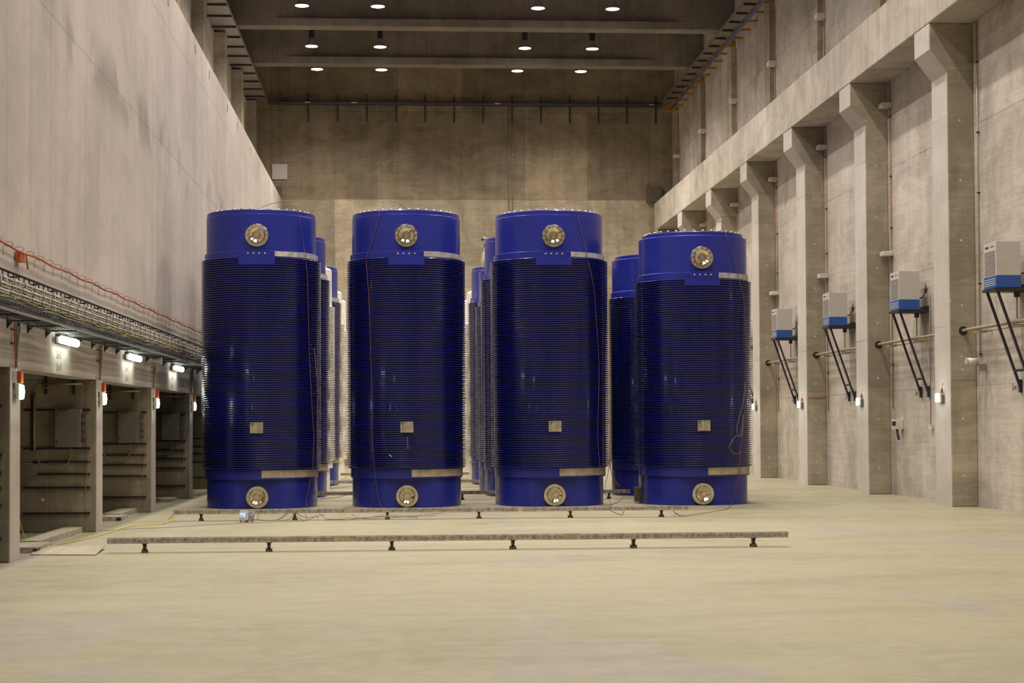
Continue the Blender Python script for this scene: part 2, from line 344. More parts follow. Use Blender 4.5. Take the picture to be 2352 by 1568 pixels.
WIRES = {
 'lead1': [(-2.937,34.9,6.105),(-2.849,34.9,6.141),(-2.672,34.9,6.204),(-2.451,34.9,6.259),(-2.273,34.9,6.268),(-2.167,34.9,6.242),(-2.088,34.763,6.055),(-2.047,34.806,5.784),(-1.99,34.876,5.372),(-1.944,34.845,5.119),(-1.907,34.795,4.668),(-1.891,34.815,3.958),(-1.876,34.836,3.247),(-1.868,34.847,2.98),(-1.836,34.895,2.359),(-1.812,34.934,1.825),(-1.789,34.976,1.468),(-1.797,34.96,1.157),(-1.824,34.953,0.757),(-1.877,34.942,0.491),(-1.921,34.929,0.27),(-1.947,34.909,0.138),(-1.921,34.755,0.012),(-1.83,34.208,0.012)],
 'lead2': [(0.112,34.9,6.124),(-0.004,34.9,6.204),(-0.146,34.9,6.271),(-0.343,34.9,6.275),(-0.379,34.9,6.203),(-0.437,34.564,5.982),(-0.519,34.613,5.632),(-0.609,34.679,5.354),(-0.698,34.683,5.087),(-0.689,34.595,4.785),(-0.654,34.568,4.295),(-0.629,34.55,3.585),(-0.613,34.538,2.877),(-0.588,34.521,2.17),(-0.59,34.523,1.465),(-0.557,34.524,0.936),(-0.498,34.582,0.361),(-0.41,34.503,0.012),(-0.324,33.786,0.012)],
 'lead3': [(3.143,34.9,6.125),(3.279,34.9,6.188),(3.415,34.9,6.252),(3.578,34.9,6.289),(3.614,34.9,6.217),(3.63,34.55,5.903),(3.742,34.615,5.463),(3.821,34.616,5.104),(3.867,34.563,4.875),(3.963,34.643,4.39),(4.009,34.687,3.765),(4.046,34.727,3.229),(4.063,34.746,2.692),(4.037,34.717,1.975),(4.023,34.702,1.439),(4.051,34.732,0.991),(4.084,34.802,0.676),(4.146,35.049,0.263),(4.125,34.652,0.012),(4.138,33.742,0.012)],
 'lead4': [(6.177,34.9,5.689),(6.233,34.9,5.798),(6.325,34.9,5.853),(6.6,34.9,5.872),(6.691,34.9,5.845),(6.696,34.558,5.552),(6.816,34.632,5.2),(6.942,34.686,4.845),(6.99,34.622,4.568),(7.089,34.718,4.215),(7.118,34.752,3.675),(7.137,34.774,3.225),(7.118,34.752,2.683),(7.1,34.731,2.142),(7.048,34.676,1.602),(6.976,34.61,1.154),(6.94,34.58,0.797),(6.901,34.626,0.528),(6.843,34.62,0.26),(6.771,34.584,0.038),(6.337,32.855,0.012),(5.908,31.933,0.012),(5.399,30.928,0.012),(5.154,30.67,0.012),(5.061,30.684,0.012),(5.128,31.741,0.012)],
 'loop4': [(7.102,34.726,2.502),(7.028,34.65,2.051),(6.927,34.564,1.782),(6.871,34.524,1.514),(6.934,34.569,1.424),(7.001,34.625,1.557),(7.038,34.659,1.871),(6.999,34.623,1.423),(6.87,34.523,1.424),(6.746,34.449,1.292),(6.695,34.424,1.176),(6.795,34.476,1.068),(6.919,34.558,1.048),(6.974,34.602,1.11)],
 'loop1': [(-1.787,35.001,3.254),(-1.763,35.051,3.077),(-1.74,35.105,2.72),(-1.693,35.243,2.41),(-1.665,35.379,2.096)],
 'tag2': [(0.122,34.31,1.436),(0.121,34.31,1.305),(0.13,34.31,1.234)],
 'clip2': [(-0.247,34.362,1.078),(-0.195,34.347,1.034)],
 'drop3a': [(4.437,36.3,1.799),(4.491,36.3,1.565),(4.47,36.3,1.238),(4.459,36.3,0.883),(4.563,37.0,0.705),(4.6,37.0,0.562),(4.685,37.0,0.419),(4.771,37.0,0.304)],
 'drop3b': [(4.474,36.5,0.86),(4.453,36.5,0.625),(4.395,36.5,0.391),(4.365,36.5,0.203),(4.701,38.724,0.012),(4.292,34.624,0.012)],
 'drop3c': [(4.563,37.0,0.8),(4.581,37.0,0.61),(4.638,37.0,0.419),(4.816,37.8,0.313)],
 'yellow': [(-4.985,23.881,0.012),(-4.928,24.123,0.012),(-4.839,24.894,0.012),(-4.725,25.619,0.012),(-4.641,26.598,0.012),(-4.588,27.55,0.012),(-4.56,28.579,0.012),(-4.361,29.158,0.012),(-4.079,29.493,0.012),(-4.131,30.421,0.012),(-4.075,30.4,0.074),(-4.014,30.4,0.127)],
 'yellow_up': [(-5.22,24.3,0.09),(-5.331,24.6,0.074),(-5.392,24.6,0.229),(-5.429,24.6,0.384)],
 'black': [(-5.927,25.596,0.012),(-5.709,26.343,0.012),(-5.455,27.027,0.012),(-5.124,27.408,0.012),(-4.762,27.687,0.012),(-4.411,28.089,0.012),(-3.887,28.361,0.012),(-3.321,29.002,0.012),(-2.84,29.306,0.012),(-2.277,29.672,0.012),(-1.691,29.913,0.012)],
 'gy1': [(-4.016,30.3,0.133),(-4.032,30.3,0.087),(-4.062,30.3,0.041),(-4.065,29.878,0.012),(-4.072,29.492,0.012)],
 'gy2': [(-3.971,30.3,0.132),(-3.994,30.3,0.079),(-4.039,30.3,0.026),(-4.019,29.872,0.012),(-3.874,29.849,0.012)],
 'w1': [(-2.566,30.25,0.039),(-2.474,30.25,0.015),(-2.36,30.25,-0.009),(-2.284,30.25,-0.01),(-2.169,30.25,0.028),(-2.054,30.25,0.119),(-2.008,30.25,0.18),(-1.978,30.25,0.218),(-1.955,30.25,0.21),(-2.008,30.25,0.157)],
 'w2': [(-2.55,30.25,0.031),(-2.398,30.25,-0.001),(-2.23,30.25,-0.018),(-2.093,30.25,0.058),(-2.001,30.25,0.134),(-1.924,30.25,0.202)],
 'w3': [(-2.169,30.25,-0.018),(-2.016,30.25,0.019),(-1.924,30.25,0.079),(-1.833,30.25,0.171),(-1.756,30.25,0.208),(-1.71,30.25,0.208)],
 'w4': [(-1.863,30.25,0.086),(-1.787,30.25,0.024),(-1.672,30.25,0.008),(-1.542,30.25,0.053),(-1.442,30.25,0.091),(-1.366,30.25,0.105)],
 'w5': [(-1.84,30.25,0.125),(-1.749,30.25,0.07),(-1.634,30.25,0.054),(-1.542,30.25,0.068)],
 'w6': [(-1.695,30.25,0.116),(-1.687,30.25,0.054),(-1.664,30.25,0.016)],
 'w7': [(-1.526,30.25,0.114),(-1.496,30.25,0.068),(-1.465,30.25,0.022)],
 'w8': [(-1.457,30.25,0.121),(-1.366,30.25,0.051),(-1.289,30.25,0.02),(-1.097,30.25,0.018),(-0.944,30.25,0.04),(-0.713,30.25,0.03),(-0.483,30.25,0.059),(-0.252,30.25,0.08),(0.134,30.25,0.069),(0.442,30.25,0.09),(0.752,30.25,0.118)],
 'w9': [(-1.358,30.25,0.182),(-1.419,30.25,0.129)],
 'w10': [(-1.029,30.5,0.174),(-0.99,30.5,0.205),(-0.889,30.5,0.22),(-0.781,30.5,0.196),(-0.75,30.5,0.172)],
 'w11': [(-0.898,30.25,0.109),(-0.79,30.25,0.054),(-0.637,30.25,0.022),(-0.406,30.25,0.028),(-0.175,30.25,0.041),(0.211,30.25,0.053),(0.597,30.25,0.066)],
 'w12': [(-1.366,30.25,0.005),(-1.174,30.25,-0.004),(-0.944,30.25,0.009),(-0.637,30.25,0.045),(-0.175,30.25,0.057),(0.288,30.25,0.037)],
 'w13': [(-2.535,30.25,0.046),(-2.528,30.25,0.107),(-2.52,30.25,0.184),(-2.505,30.25,0.199)],
 'r1': [(3.722,30.35,0.135),(3.84,30.35,0.079),(3.942,30.35,0.047),(3.989,30.35,0.125)],
 'r2': [(4.872,30.4,0.131),(5.071,31.284,0.012),(5.053,30.686,0.012)],
 'r3': [(4.965,37.9,0.162),(4.954,37.9,0.045),(4.619,36.125,0.012),(4.27,34.815,0.012),(4.142,34.649,0.012)],
 'rb1': [(-1.837,38.539,0.012),(-1.528,39.391,0.012),(-1.359,40.311,0.012),(-1.15,42.052,0.012)],
 'rb2': [(-2.006,44.455,0.012),(-1.699,45.298,0.012),(-1.289,47.135,0.012)],
}

# ------------------------------------------------------------------ room shell
PART_X, WALL_X, PIL_X, UP_L, UP_R = -4.87, 11.43, 10.90, -6.24, 11.43
Y0, Y1, ZC = -9.0, 70.0, 17.0
def struct(name, mb, m, label=None):
    o = mb.build(name, m); o['kind'] = 'structure'
    if label: o['label'] = label
    return o
struct('floor', MB().box(-9.3, 11.8, Y0, Y1 + 0.3, -0.3, 0.0), M['floor'])
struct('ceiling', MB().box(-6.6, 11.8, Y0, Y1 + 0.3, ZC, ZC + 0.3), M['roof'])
struct('wall_back', MB().box(-6.6, 11.8, Y1, Y1 + 0.3, 0, ZC), M['wall_back'])
struct('wall_right', MB().box(WALL_X, WALL_X + 0.37, Y0, Y1, 0, ZC), M['wall_right'])
struct('wall_front', MB().box(-6.6, 11.8, Y0 - 0.3, Y0, 0, ZC), M['wall_right'])
pw = MB()
pw.prism([(PART_X, 2.43), (PART_X, 10.92), (-6.24, 10.92), (-6.24, 2.78), (-5.22, 2.78), (-5.22, 2.43)], 'y', Y0, Y1)
struct('wall_left', pw, M['partition'])
struct('wall_left_upper', MB().box(-6.6, UP_L, Y0, Y1, 10.92, ZC), M['wall_right'])
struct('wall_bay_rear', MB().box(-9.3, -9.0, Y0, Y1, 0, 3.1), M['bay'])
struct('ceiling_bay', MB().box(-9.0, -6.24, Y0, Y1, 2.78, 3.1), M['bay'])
# solid stretch of the left side nearer than the first bay
struct('wall_left_near', MB().box(-9.0, PART_X, Y0, 15.5, 0, 2.43).box(-9.0, -5.22, Y0, 15.5, 2.43, 2.78), M['partition'])

ORD = ['first', 'second', 'third', 'fourth', 'fifth', 'sixth', 'seventh', 'eighth', 'ninth']
# cross walls between the bays
for k in range(0, 9):
    y = 15.5 + 6 * k
    if y > 69: continue
    lab = {0: 'bay cross wall outside the left edge of the photo'}.get(k, '%s pale concrete cross wall from the left edge, ending in a narrow post' % ORD[k - 1])
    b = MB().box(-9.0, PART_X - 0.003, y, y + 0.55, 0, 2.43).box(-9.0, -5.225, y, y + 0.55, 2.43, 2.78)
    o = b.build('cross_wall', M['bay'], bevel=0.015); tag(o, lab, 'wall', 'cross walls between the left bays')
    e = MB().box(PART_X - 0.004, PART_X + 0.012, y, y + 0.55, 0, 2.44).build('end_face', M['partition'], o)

# right pillars, each with a stepped head under the ledge beam
def plugs(mb, x, y, zs, ax='y'):
    for z in zs: mb.cyl((x, y - 0.004, z), (x, y + 0.01, z), 0.022, 10)
for k in range(-6, 7):
    y = 33.1 + 6 * k
    if y > 69.2: continue
    y2 = min(y + 1.0, 70.0)
    b = MB()
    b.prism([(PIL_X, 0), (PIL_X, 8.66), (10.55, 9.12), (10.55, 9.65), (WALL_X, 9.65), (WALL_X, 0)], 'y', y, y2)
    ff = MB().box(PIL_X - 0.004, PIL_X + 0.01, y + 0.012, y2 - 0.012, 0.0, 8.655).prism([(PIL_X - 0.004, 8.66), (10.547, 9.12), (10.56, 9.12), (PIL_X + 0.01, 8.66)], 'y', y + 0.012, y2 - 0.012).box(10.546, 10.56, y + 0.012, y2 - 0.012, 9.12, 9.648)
    b2 = MB().box(11.28, WALL_X, y, min(y + 0.7, 70), 10.82, 15.09)
    if k < -1: lab = 'concrete wall pillar outside the right edge of the photo'
    elif k == -1: lab = 'concrete wall pillar cut off by the right edge, only its head near the top corner'
    else: lab = '%s concrete wall pillar from the right edge, its head corbelled out under the ledge beam' % ORD[k]
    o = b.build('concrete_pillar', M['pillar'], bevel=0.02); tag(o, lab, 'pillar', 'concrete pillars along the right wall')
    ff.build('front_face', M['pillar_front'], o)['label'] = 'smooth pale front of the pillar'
    if -1 <= k <= 4:
        pm = MB(); plugs(pm, 11.14, y, (0.62, 1.75, 2.72, 4.0, 5.3, 6.5, 7.7)); pm.build('tie_plug', M['white'], o, ).data.name = 'tie_plugs'
    u = b2.build('wall_rib', M['pillar'], bevel=0.01)
    if k < 2: ul = 'upper wall rib above the ledge beam, outside the photo'
    else: ul = '%s shallow concrete rib from the right on the upper wall above the ledge beam' % ORD[k - 2]
    tag(u, ul, 'rib', 'ribs on the upper right wall')
bm_ = MB().prism([(10.53, 9.652), (10.53, 10.80), (WALL_X, 10.80), (WALL_X, 9.652)], 'y', Y0, Y1).build('ledge_beam', M['beam'], bevel=0.02)
tag(bm_, 'long pale concrete ledge beam running along the right wall on the pillar heads', 'beam')

# upper left ribs
for k in range(-6, 7):
    y = 33.1 + 6 * k
    if y > 69.2: continue
    b = MB().box(UP_L, -5.86, y, min(y + 0.7, 70), 10.925, 14.855)
    o = b.build('wall_rib', M['pillar'], bevel=0.01)
    ul = 'upper left wall rib outside the photo' if k < 2 else '%s tall concrete rib from the left, standing behind the top of the left partition' % ORD[k - 2]
    tag(o, ul, 'rib', 'ribs on the upper left wall')

# roof girders: bottom flange and recessed web
for k in range(-6, 6):
    y = 33.1 + 6 * k - 0.0
    b = MB()
    b.box(-6.238, 11.428, y, y + 0.62, 15.1, 15.36)
    # web set back between tapering solid ends, recess shaped to shade above the flange
    n = len(b.v)
    b.prism([(-6.238, y + 0.0), (-4.3, y + 0.0), (-3.2, y + 0.2), (8.6, y + 0.2), (9.7, y + 0.0), (11.428, y + 0.0),
             (11.428, y + 0.62), (9.7, y + 0.62), (8.6, y + 0.42), (-3.2, y + 0.42), (-4.3, y + 0.62), (-6.238, y + 0.62)], 'z', 15.36, ZC)
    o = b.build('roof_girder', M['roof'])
    if k >= 4: lab = ['nearer of the two concrete roof girders in view, crossing behind the top row of lamps', 'farther of the two concrete roof girders in view, crossing behind the middle row of lamps'][k - 4]
    else: lab = 'concrete roof girder above the photo'
    tag(o, lab, 'girder', 'roof girders')

# ------------------------------------------------------------------ high bay lamps
def make_lamp():
    r = empty('high_bay_lamp', (0, 0, 0))
    MB().lathe([(0.0, 0.30), (0.085, 0.30), (0.095, 0.24), (0.14, 0.15), (0.225, 0.02), (0.235, 0.0), (0.225, 0.0), (0.13, 0.14), (0.0, 0.16)], 24).build('reflector', M['galv'], r, angle=0.6)
    MB().lathe([(0.0, 0.0), (0.15, -0.012), (0.222, 0.004)], 24).build('lens', M['lamp_glow'], r)
    MB().box(-0.095, 0.095, -0.095, 0.095, 0.30, 0.62).cyl((0, 0, 0.62), (0, 0, ZC - LAMP_Z - 0.003), 0.075, 12).build('stem', M['black'], r)
    return r
lamp0 = None
side = ['leftmost', 'second from the left', 'third from the left', 'rightmost']
rows = {10: 'top', 11: 'middle', 12: 'bottom'}
for j, y in enumerate(LAMP_Y):
    for i, x in enumerate(LAMP_X):
        o = lamp0 = make_lamp() if lamp0 is None else lamp0
        if j or i: o = copy_tree(lamp0)
        o.location = (x - 0.012 * (j - 11 if j > 9 else 0) * 0, y, LAMP_Z)
        lab = 'glowing round high bay lamp, %s of the %s row of four' % (side[i], rows[j]) if j in rows else 'high bay lamp under the roof above the photo'
        tag(o, lab, 'lamp', 'high bay lamps under the roof')
        ld = bpy.data.lights.get('high_bay_%d' % j) or bpy.data.lights.new('high_bay_%d' % j, 'SPOT')
        ld.energy = LAMP_W * lamp_gain(y); ld.color = LAMP_COL; ld.spot_size = math.radians(SPOT_DEG); ld.spot_blend = 1.0; ld.shadow_soft_size = 0.16
        l = bpy.data.objects.new('high_bay_light', ld); link(l); l.location = (x, y, LAMP_Z - 0.05)

# ------------------------------------------------------------------ casks
RF = 1.235; PITCH = 0.0456
def arc_poly(mb, r0, r1, a0, a1, z0, z1, seg=24):
    mb.lathe([(r0, z0), (r1, z0), (r1, z1), (r0, z1)], seg, a0=a0, a1=a1, smooth=True)
    for a in (a0, a1):
        s_, c_ = math.sin(a), -math.cos(a)
        mb.poly([(r0 * s_, r0 * c_, z0), (r1 * s_, r1 * c_, z0), (r1 * s_, r1 * c_, z1), (r0 * s_, r0 * c_, z1)])
    return mb
def fins_mesh(z0, z1, cut=None, m=None, name='cooling_fins'):
    b = MB(); n = int(round((z1 - z0) / PITCH)); p = (z1 - z0) / n; seg = 112
    prof = []
    RB = 1.168
    zc = cut if cut else z1
    for i in range(n):
        z = z0 + i * p
        prof += [(RB, z + 0.001), (RF - 0.010, z + 0.010), (RF - 0.002, z + 0.015), (RF, z + 0.020), (RF - 0.005, z + 0.025), (RB, z + 0.033)]
    prof += [(RB, z1), (1.10, z1 + 0.0005)]
    if not cut:
        b.lathe(prof, seg)
    else:
        k = max(i for i, q in enumerate(prof) if q[1] <= cut and q[0] == RB)
        b.lathe(prof[:k + 1], seg)
        b.lathe(prof[k:], seg - 10, a0=0.345, a1=2 * PI - 0.345)
        # pointed run-out of the cut fins towards the plate
        b.lathe([(RB if q[0] == RB else RB + 0.02, q[1]) for q in prof[k:]], 8, a0=-0.345, a1=0.345)
        sharp = [(q[0], q[1]) for q in prof[k:]]
        b.lathe(sharp, 4, a0=0.30, a1=0.345); b.lathe(sharp, 4, a0=-0.345, a1=-0.30)
    o = b.build(name, m or M['fin'], angle=0.5)
    return o
def flat_front(d):
    return lambda x, y, z: (x, max(y, -d) if y < 0 else y, z)
def trefoil(mb, cx, cz, R, y):
    for a in (PI / 2 * 3, PI / 6, PI * 5 / 6):
        pts = [(cx + r * math.cos(a + t), y, cz + r * math.sin(a + t)) for r, ts in ((R * 0.3, (-0.52, -0.26, 0, 0.26, 0.52)), (R, (0.52, 0.26, 0, -0.26, -0.52))) for t in ts]
        mb.poly(pts)
    mb.poly([(cx + R * 0.2 * math.cos(t * PI / 6), y, cz + R * 0.2 * math.sin(t * PI / 6)) for t in range(12)])
def make_trunnion(name, parent, z, r, yf, bolts, steel):
    # turned disc on the front face, axis along -Y
    Mx = Matrix.Translation((0, yf, z)) @ Matrix.Rotation(PI / 2, 4, 'X')
    o = MB().lathe([(r, -0.06), (r, 0.02), (r - 0.008, 0.03), (r * 0.72, 0.03), (r * 0.69, 0.02), (r * 0.66, 0.10), (r * 0.63, 0.115),
                    (r * 0.36, 0.070), (r * 0.345, 0.02), (r * 0.24, 0.02), (r * 0.23, 0.085), (r * 0.21, 0.092), (0.001, 0.092)], 48, Mx).build(name, steel, parent, angle=0.45)
    if bolts:
        for i in range(12):
            a = 2 * PI * (i + 0.5) / 12
            x, zz = r * 0.85 * math.cos(a), r * 0.85 * math.sin(a)
            c = MB().cyl((x, yf - 0.022, z + zz), (x, yf - 0.046, z + zz), r * 0.072, 12).build('trunnion_bolt', M['brass'], o)
    return o
def make_cask(kind, detail=True):
    tall = kind != 'short'
    r = empty('storage_cask', (0, 0, 0))
    zt = (6.05, 5.965, 5.21, 5.085, 4.913) if tall else (5.63, 5.545, 4.785, 4.652, 4.50)
    lip, ring, ct, fs, pb = zt
    if kind == 'white':
        W = M['white_cask']
        MB().lathe([(0, 0), (1.10, 0), (1.10, 0.62), (0, 0.62)], 64).build('base', W, r, angle=0.5)
        MB().lathe([(0, 0.60), (1.17, 0.60), (1.17, 0.80), (0, 0.80)], 64).build('lower_collar', W, r, angle=0.5)
        f = fins_mesh(0.80, 4.66, None, W); f.parent = r
        MB().lathe([(1.10, 4.64), (1.155, 4.66), (1.155, 5.56), (1.12, 5.61), (1.03, 5.63), (1.0, 5.72), (0.95, 5.77), (0, 5.77)], 64).build('upper_shell', W, r, angle=0.6)
        make_trunnion('trunnion', r, 5.0, 0.2, -1.15, False, M['steel'])
        return r
    B = M['blue']
    # foot with a milled flat behind the lower trunnion
    MB().lathe([(0, 0), (1.115, 0), (1.115, 0.62), (0, 0.62)], 128, fn=flat_front(1.005)).build('base', B, r, angle=0.5)
    MB().lathe([(0, 0.592), (1.160, 0.592), (1.162, 0.60), (1.162, 0.782), (1.205, 0.786), (1.205, 0.80), (0, 0.80)], 96, fn=flat_front(1.205)).build('lower_collar', B, r, angle=0.5)
    arc_poly(MB(), 1.15, 1.167, 0.08, 1.9, 0.625, 0.775, 40).build('lower_metal_band', M['band_tan'], r, angle=0.6)['label'] = 'unpainted tan metal strip on the lower collar'
    f = fins_mesh(0.80, fs, pb + 0.01, M['fin']); f.parent = r
    # plate that interrupts the fins
    arc_poly(arc_poly(MB(), 1.09, RF + 0.004, -0.30, 0.30, pb, fs + 0.002, 24), 1.09, RF + 0.004, -0.212, 0.212, fs + 0.002, ct - 0.001, 24).build('front_plate', B, r, angle=0.6)
    MB().lathe([(1.0, fs - 0.001), (1.10, fs - 0.001), (1.165, fs), (1.165, ct - 0.008), (1.158, ct), (1.0, ct)], 96).build('upper_collar', B, r, angle=0.6)
    arc_poly(MB(), 1.155, 1.170, 0.31, 1.9, fs + 0.012, ct - 0.012, 40).build('upper_metal_band', M['band'], r, angle=0.6)['label'] = 'unpainted bare metal strip on the upper collar'
    RS = 1.127 if tall else 1.135
    MB().lathe([(1.0, ct - 0.05), (RS, ct - 0.05), (RS, ring - 0.012), (RS - 0.012, ring), (0.9, ring)], 128).build('upper_shell', B, r, angle=0.5)
    RL = 1.116 if tall else 1.062
    MB().lathe([(0, ring - 0.01), (RL, ring - 0.01), (RL, lip - 0.01), (RL - 0.012, lip), (0, lip)], 96).build('lid', B, r, angle=0.5)
    for i in range(34):
        a = 2 * PI * (i + 0.3) / 34; x, y = 1.0 * math.sin(a), -1.0 * math.cos(a)
        if detail: MB().cyl((x, y, lip - 0.002), (x, y, lip + 0.036), 0.033, 8).build('lid_bolt', M['steel_dull'], r)
    if detail:
        bs = 5.145 if tall else 4.72
        for i in range(4):
            x = (i - 1.5) * 0.113; y = -math.sqrt((RF + 0.006) ** 2 - x * x) if False else -1.232
            MB().cyl((x, -1.20, bs), (x, -1.2425, bs), 0.018, 12).build('plate_plug', M['brass'], r)
        # nameplate with radiation trefoil and lines of engraved text
        np_ = MB().box(-0.13, 0.13, -1.2475, -1.243, 1.525, 1.745).build('nameplate', M['plate'], r)
        np_['label'] = 'metal nameplate with black radiation trefoil and small text'
        tb = MB(); trefoil(tb, -0.083, 1.705, 0.036, -1.2485); tb.build('trefoil', M['ink'], np_)
        tx = MB()
        for i in range(9):
            zz = 1.722 - i * 0.0215; x = 0.0
            ww = [0.05, 0.0, 0.085, 0.06, 0.09, 0.07, 0.09, 0.0, 0.07][i]
            while ww and x < ww: tx.poly([(x, -1.2485, zz), (x + 0.011, -1.2485, zz), (x + 0.011, -1.2485, zz - 0.006), (x, -1.2485, zz - 0.006)]); x += 0.015
        for i in range(4):
            zz = 1.64 - i * 0.025; tx.poly([(-0.115, -1.2485, zz), (-0.055, -1.2485, zz), (-0.055, -1.2485, zz - 0.004), (-0.115, -1.2485, zz - 0.004)])
        tx.build('engraved_text', M['stencil'], np_)
    make_trunnion('upper_trunnion', r, 5.515 if tall else 5.075, 0.235, -(RS + 0.0), detail, M['steel'])
    make_trunnion('lower_trunnion', r, 0.238, 0.226, -1.07, detail, M['steel'])
    if kind == 'short' and detail:
        MB().box(-1.235, -1.08, 0.05, 0.30, 0.03, 0.34).build('side_block', M['leg'], r, bevel=0.006)
    for s in (-1, 1):
        MB().box(1.02 * s, 1.135 * s, 0.12, 0.32, 0.01, 0.60).build('side_pad', M['band'], r, bevel=0.008)['label'] = 'bare grey lifting pad at the side of the base'
    return r
CX = (-2.90, 0.11, 3.11, 6.16)
RY = (35.57, 40.15, 43.03, 47.70, 50.50, 54.10, 58.0)
tallc = make_cask('tall'); shortc = make_cask('short'); farc = make_cask('tall', False); farshort = make_cask('short', False); whitec = make_cask('white', False)
used = set()
def place(kind, col, row, label, group):
    src = {'tall': tallc, 'short': shortc, 'far': farc, 'farshort': farshort, 'white': whitec}[kind]
    o = copy_tree(src) if kind in used else src
    used.add(kind); o.location = (CX[col], RY[row], 0); tag(o, label, 'cask', group); return o
GF, GB, GW = 'blue casks in the front row', 'blue casks standing behind the front row', 'white casks among the rear rows'
place('tall', 0, 0, 'tall blue finned storage cask at the left end of the front row', GF)
place('tall', 1, 0, 'tall blue finned storage cask second from left in the front row', GF)
place('tall', 2, 0, 'tall blue finned storage cask third from left in the front row', GF)
place('short', 3, 0, 'shorter blue finned storage cask at the right end of the front row', GF)
place('far', 0, 1, 'blue finned cask directly behind the leftmost front cask, its right edge showing', GB)
place('white', 0, 2, 'white cask in the leftmost column, a bright sliver between two blue casks', GW)
place('far', 0, 3, 'third blue finned cask back in the leftmost column, thin strip left of the bright gap', GB)
place('white', 0, 4, 'white cask with stepped shoulder deep in the leftmost column, beside the bright gap', GW)
place('white', 0, 5, 'rearmost white cask of the leftmost column, filling the bright gap', GW)
place('far', 2, 1, 'tall blue finned cask just behind the third front cask, left edge showing', GB)
place('farshort', 2, 2, 'short blue cask with a steel cylinder and hooked pipe standing on its lid', GB)
place('far', 2, 3, 'farthest blue cask left of the third front cask, thin strip beside the white one', GB)
place('white', 2, 4, 'white cask with rounded shoulder deep in the third column, right of the second front cask', GW)
place('white', 2, 5, 'rearmost white cask of the third column, mostly hidden behind the others', GW)
place('farshort', 3, 1, 'short blue finned cask seen between the third and fourth front casks', GB)
for k_, o_ in (('tall', tallc), ('short', shortc), ('far', farc), ('farshort', farshort), ('white', whitec)):
    assert k_ in used

# steel cylinder with hooked pipe on the short cask
e = empty('pressure_monitor', (2.13, 42.6, 5.62), 0, 'steel cylinder with a hooked pipe standing on a short blue cask behind', 'gauge')
MB().lathe([(0, 0), (0.11, 0), (0.11, 0.30), (0.09, 0.36), (0.06, 0.40), (0.06, 0.50), (0, 0.50)], 20).build('cylinder', M['band'], e, angle=0.6)
MB().tube(smooth_pts([(0.04, 0, 0.38), (0.04, 0, 0.66), (0.02, 0, 0.73), (-0.04, 0, 0.75), (-0.08, 0, 0.71)], 5), 0.016, 8).build('hooked_pipe', M['steel_dull'], e)
MB().tube([(-0.08, 0, 0.74), (-0.08, 0, 0.68)], 0.032, 10).build('nozzle', M['black'], e)
MB().cyl((-0.04, 0, 0.40), (-0.04, 0, 0.60), 0.012, 8).build('rod', M['leg'], e)

# ------------------------------------------------------------------ mounting rails
def make_rail(x0, x1, legs):
    r = empty('mounting_rail', (0, 0, 0)); b = MB(); y0, y1, z0, z1 = -0.055, 0.055, 0.125, 0.198
    b.box(x0, x1, y0, y1, z1 - 0.008, z1); b.box(x0, x1, y1 - 0.006, y1, z0, z1 - 0.008)
    b.box(x0, x1, y0, y0 + 0.006, z1 - 0.028, z1 - 0.008); b.box(x0, x1, y0, y0 + 0.006, z0, z0 + 0.028)
    x = x0
    while x < x1 - 0.05:
        b.box(x, x + 0.035, y0, y0 + 0.006, z0 + 0.028, z1 - 0.028); x += 0.075
    b.box(x0, x1, y0 + 0.006, y0 + 0.012, z0 + 0.01, z1 - 0.008)
    b.box(x0, x0 + 0.01, y0, y1, z0, z1).box(x1 - 0.01, x1, y0, y1, z0, z1)
    b.build('beam', M['rail'], r)
    MB().box(x0, x1, -0.012, 0.012, z1, z1 + 0.006).build('top_groove', M['galv'], r)
    for lx in legs:
        l = MB(); l.box(lx - 0.035, lx + 0.035, -0.03, 0.03, 0.112, 0.125); l.box(lx - 0.022, lx - 0.012, -0.03, 0.03, 0.03, 0.115); l.box(lx + 0.012, lx + 0.022, -0.03, 0.03, 0.03, 0.115)
        l.box(lx - 0.012, lx + 0.012, 0.01, 0.03, 0.03, 0.115); l.box(lx - 0.012, lx + 0.012, -0.03, -0.02, 0.06, 0.085)
        l.box(lx - 0.045, lx + 0.045, -0.05, 0.05, 0.0, 0.014); l.box(lx - 0.03, lx + 0.03, -0.04, 0.04, 0.014, 0.034)
        l.cyl((lx + 0.036, -0.02, 0.01), (lx + 0.036, -0.02, 0.045), 0.009, 6); l.cyl((lx - 0.036, 0.02, 0.01), (lx - 0.036, 0.02, 0.045), 0.009, 6)
        l.build('leg', M['leg'], r)
    MB().box(x0 + 3.0, x0 + 3.22, y0 - 0.004, y0 + 0.003, z0, z1 + 0.003).box(x0 + 6.1, x0 + 6.32, y0 - 0.004, y0 + 0.003, z0, z1 + 0.003).build('splice_plate', M['band_tan'], r)
    return r
LEGS = (-3.42, -1.775, -0.134, 1.499, 3.141, 4.788)
r1 = make_rail(-3.91, 5.26, LEGS); r1.location = (0, 22.97, 0); tag(r1, 'nearest long low steel channel rail on six short feet across the floor', 'rail', 'low channel rails on the floor')
for y, dx, lab in ((30.40, -0.12, 'long low steel channel rail right in front of the blue casks, wires lying over it'), (37.90, -0.15, 'low channel rail between the first and second cask rows'), (45.35, -0.15, 'low channel rail seen through the gaps behind the second cask row'), (52.22, -0.15, 'farthest low channel rail glimpsed in the gap by the left casks')):
    c = copy_tree(r1); c.location = (dx, y, 0); tag(c, lab, 'rail', 'low channel rails on the floor')

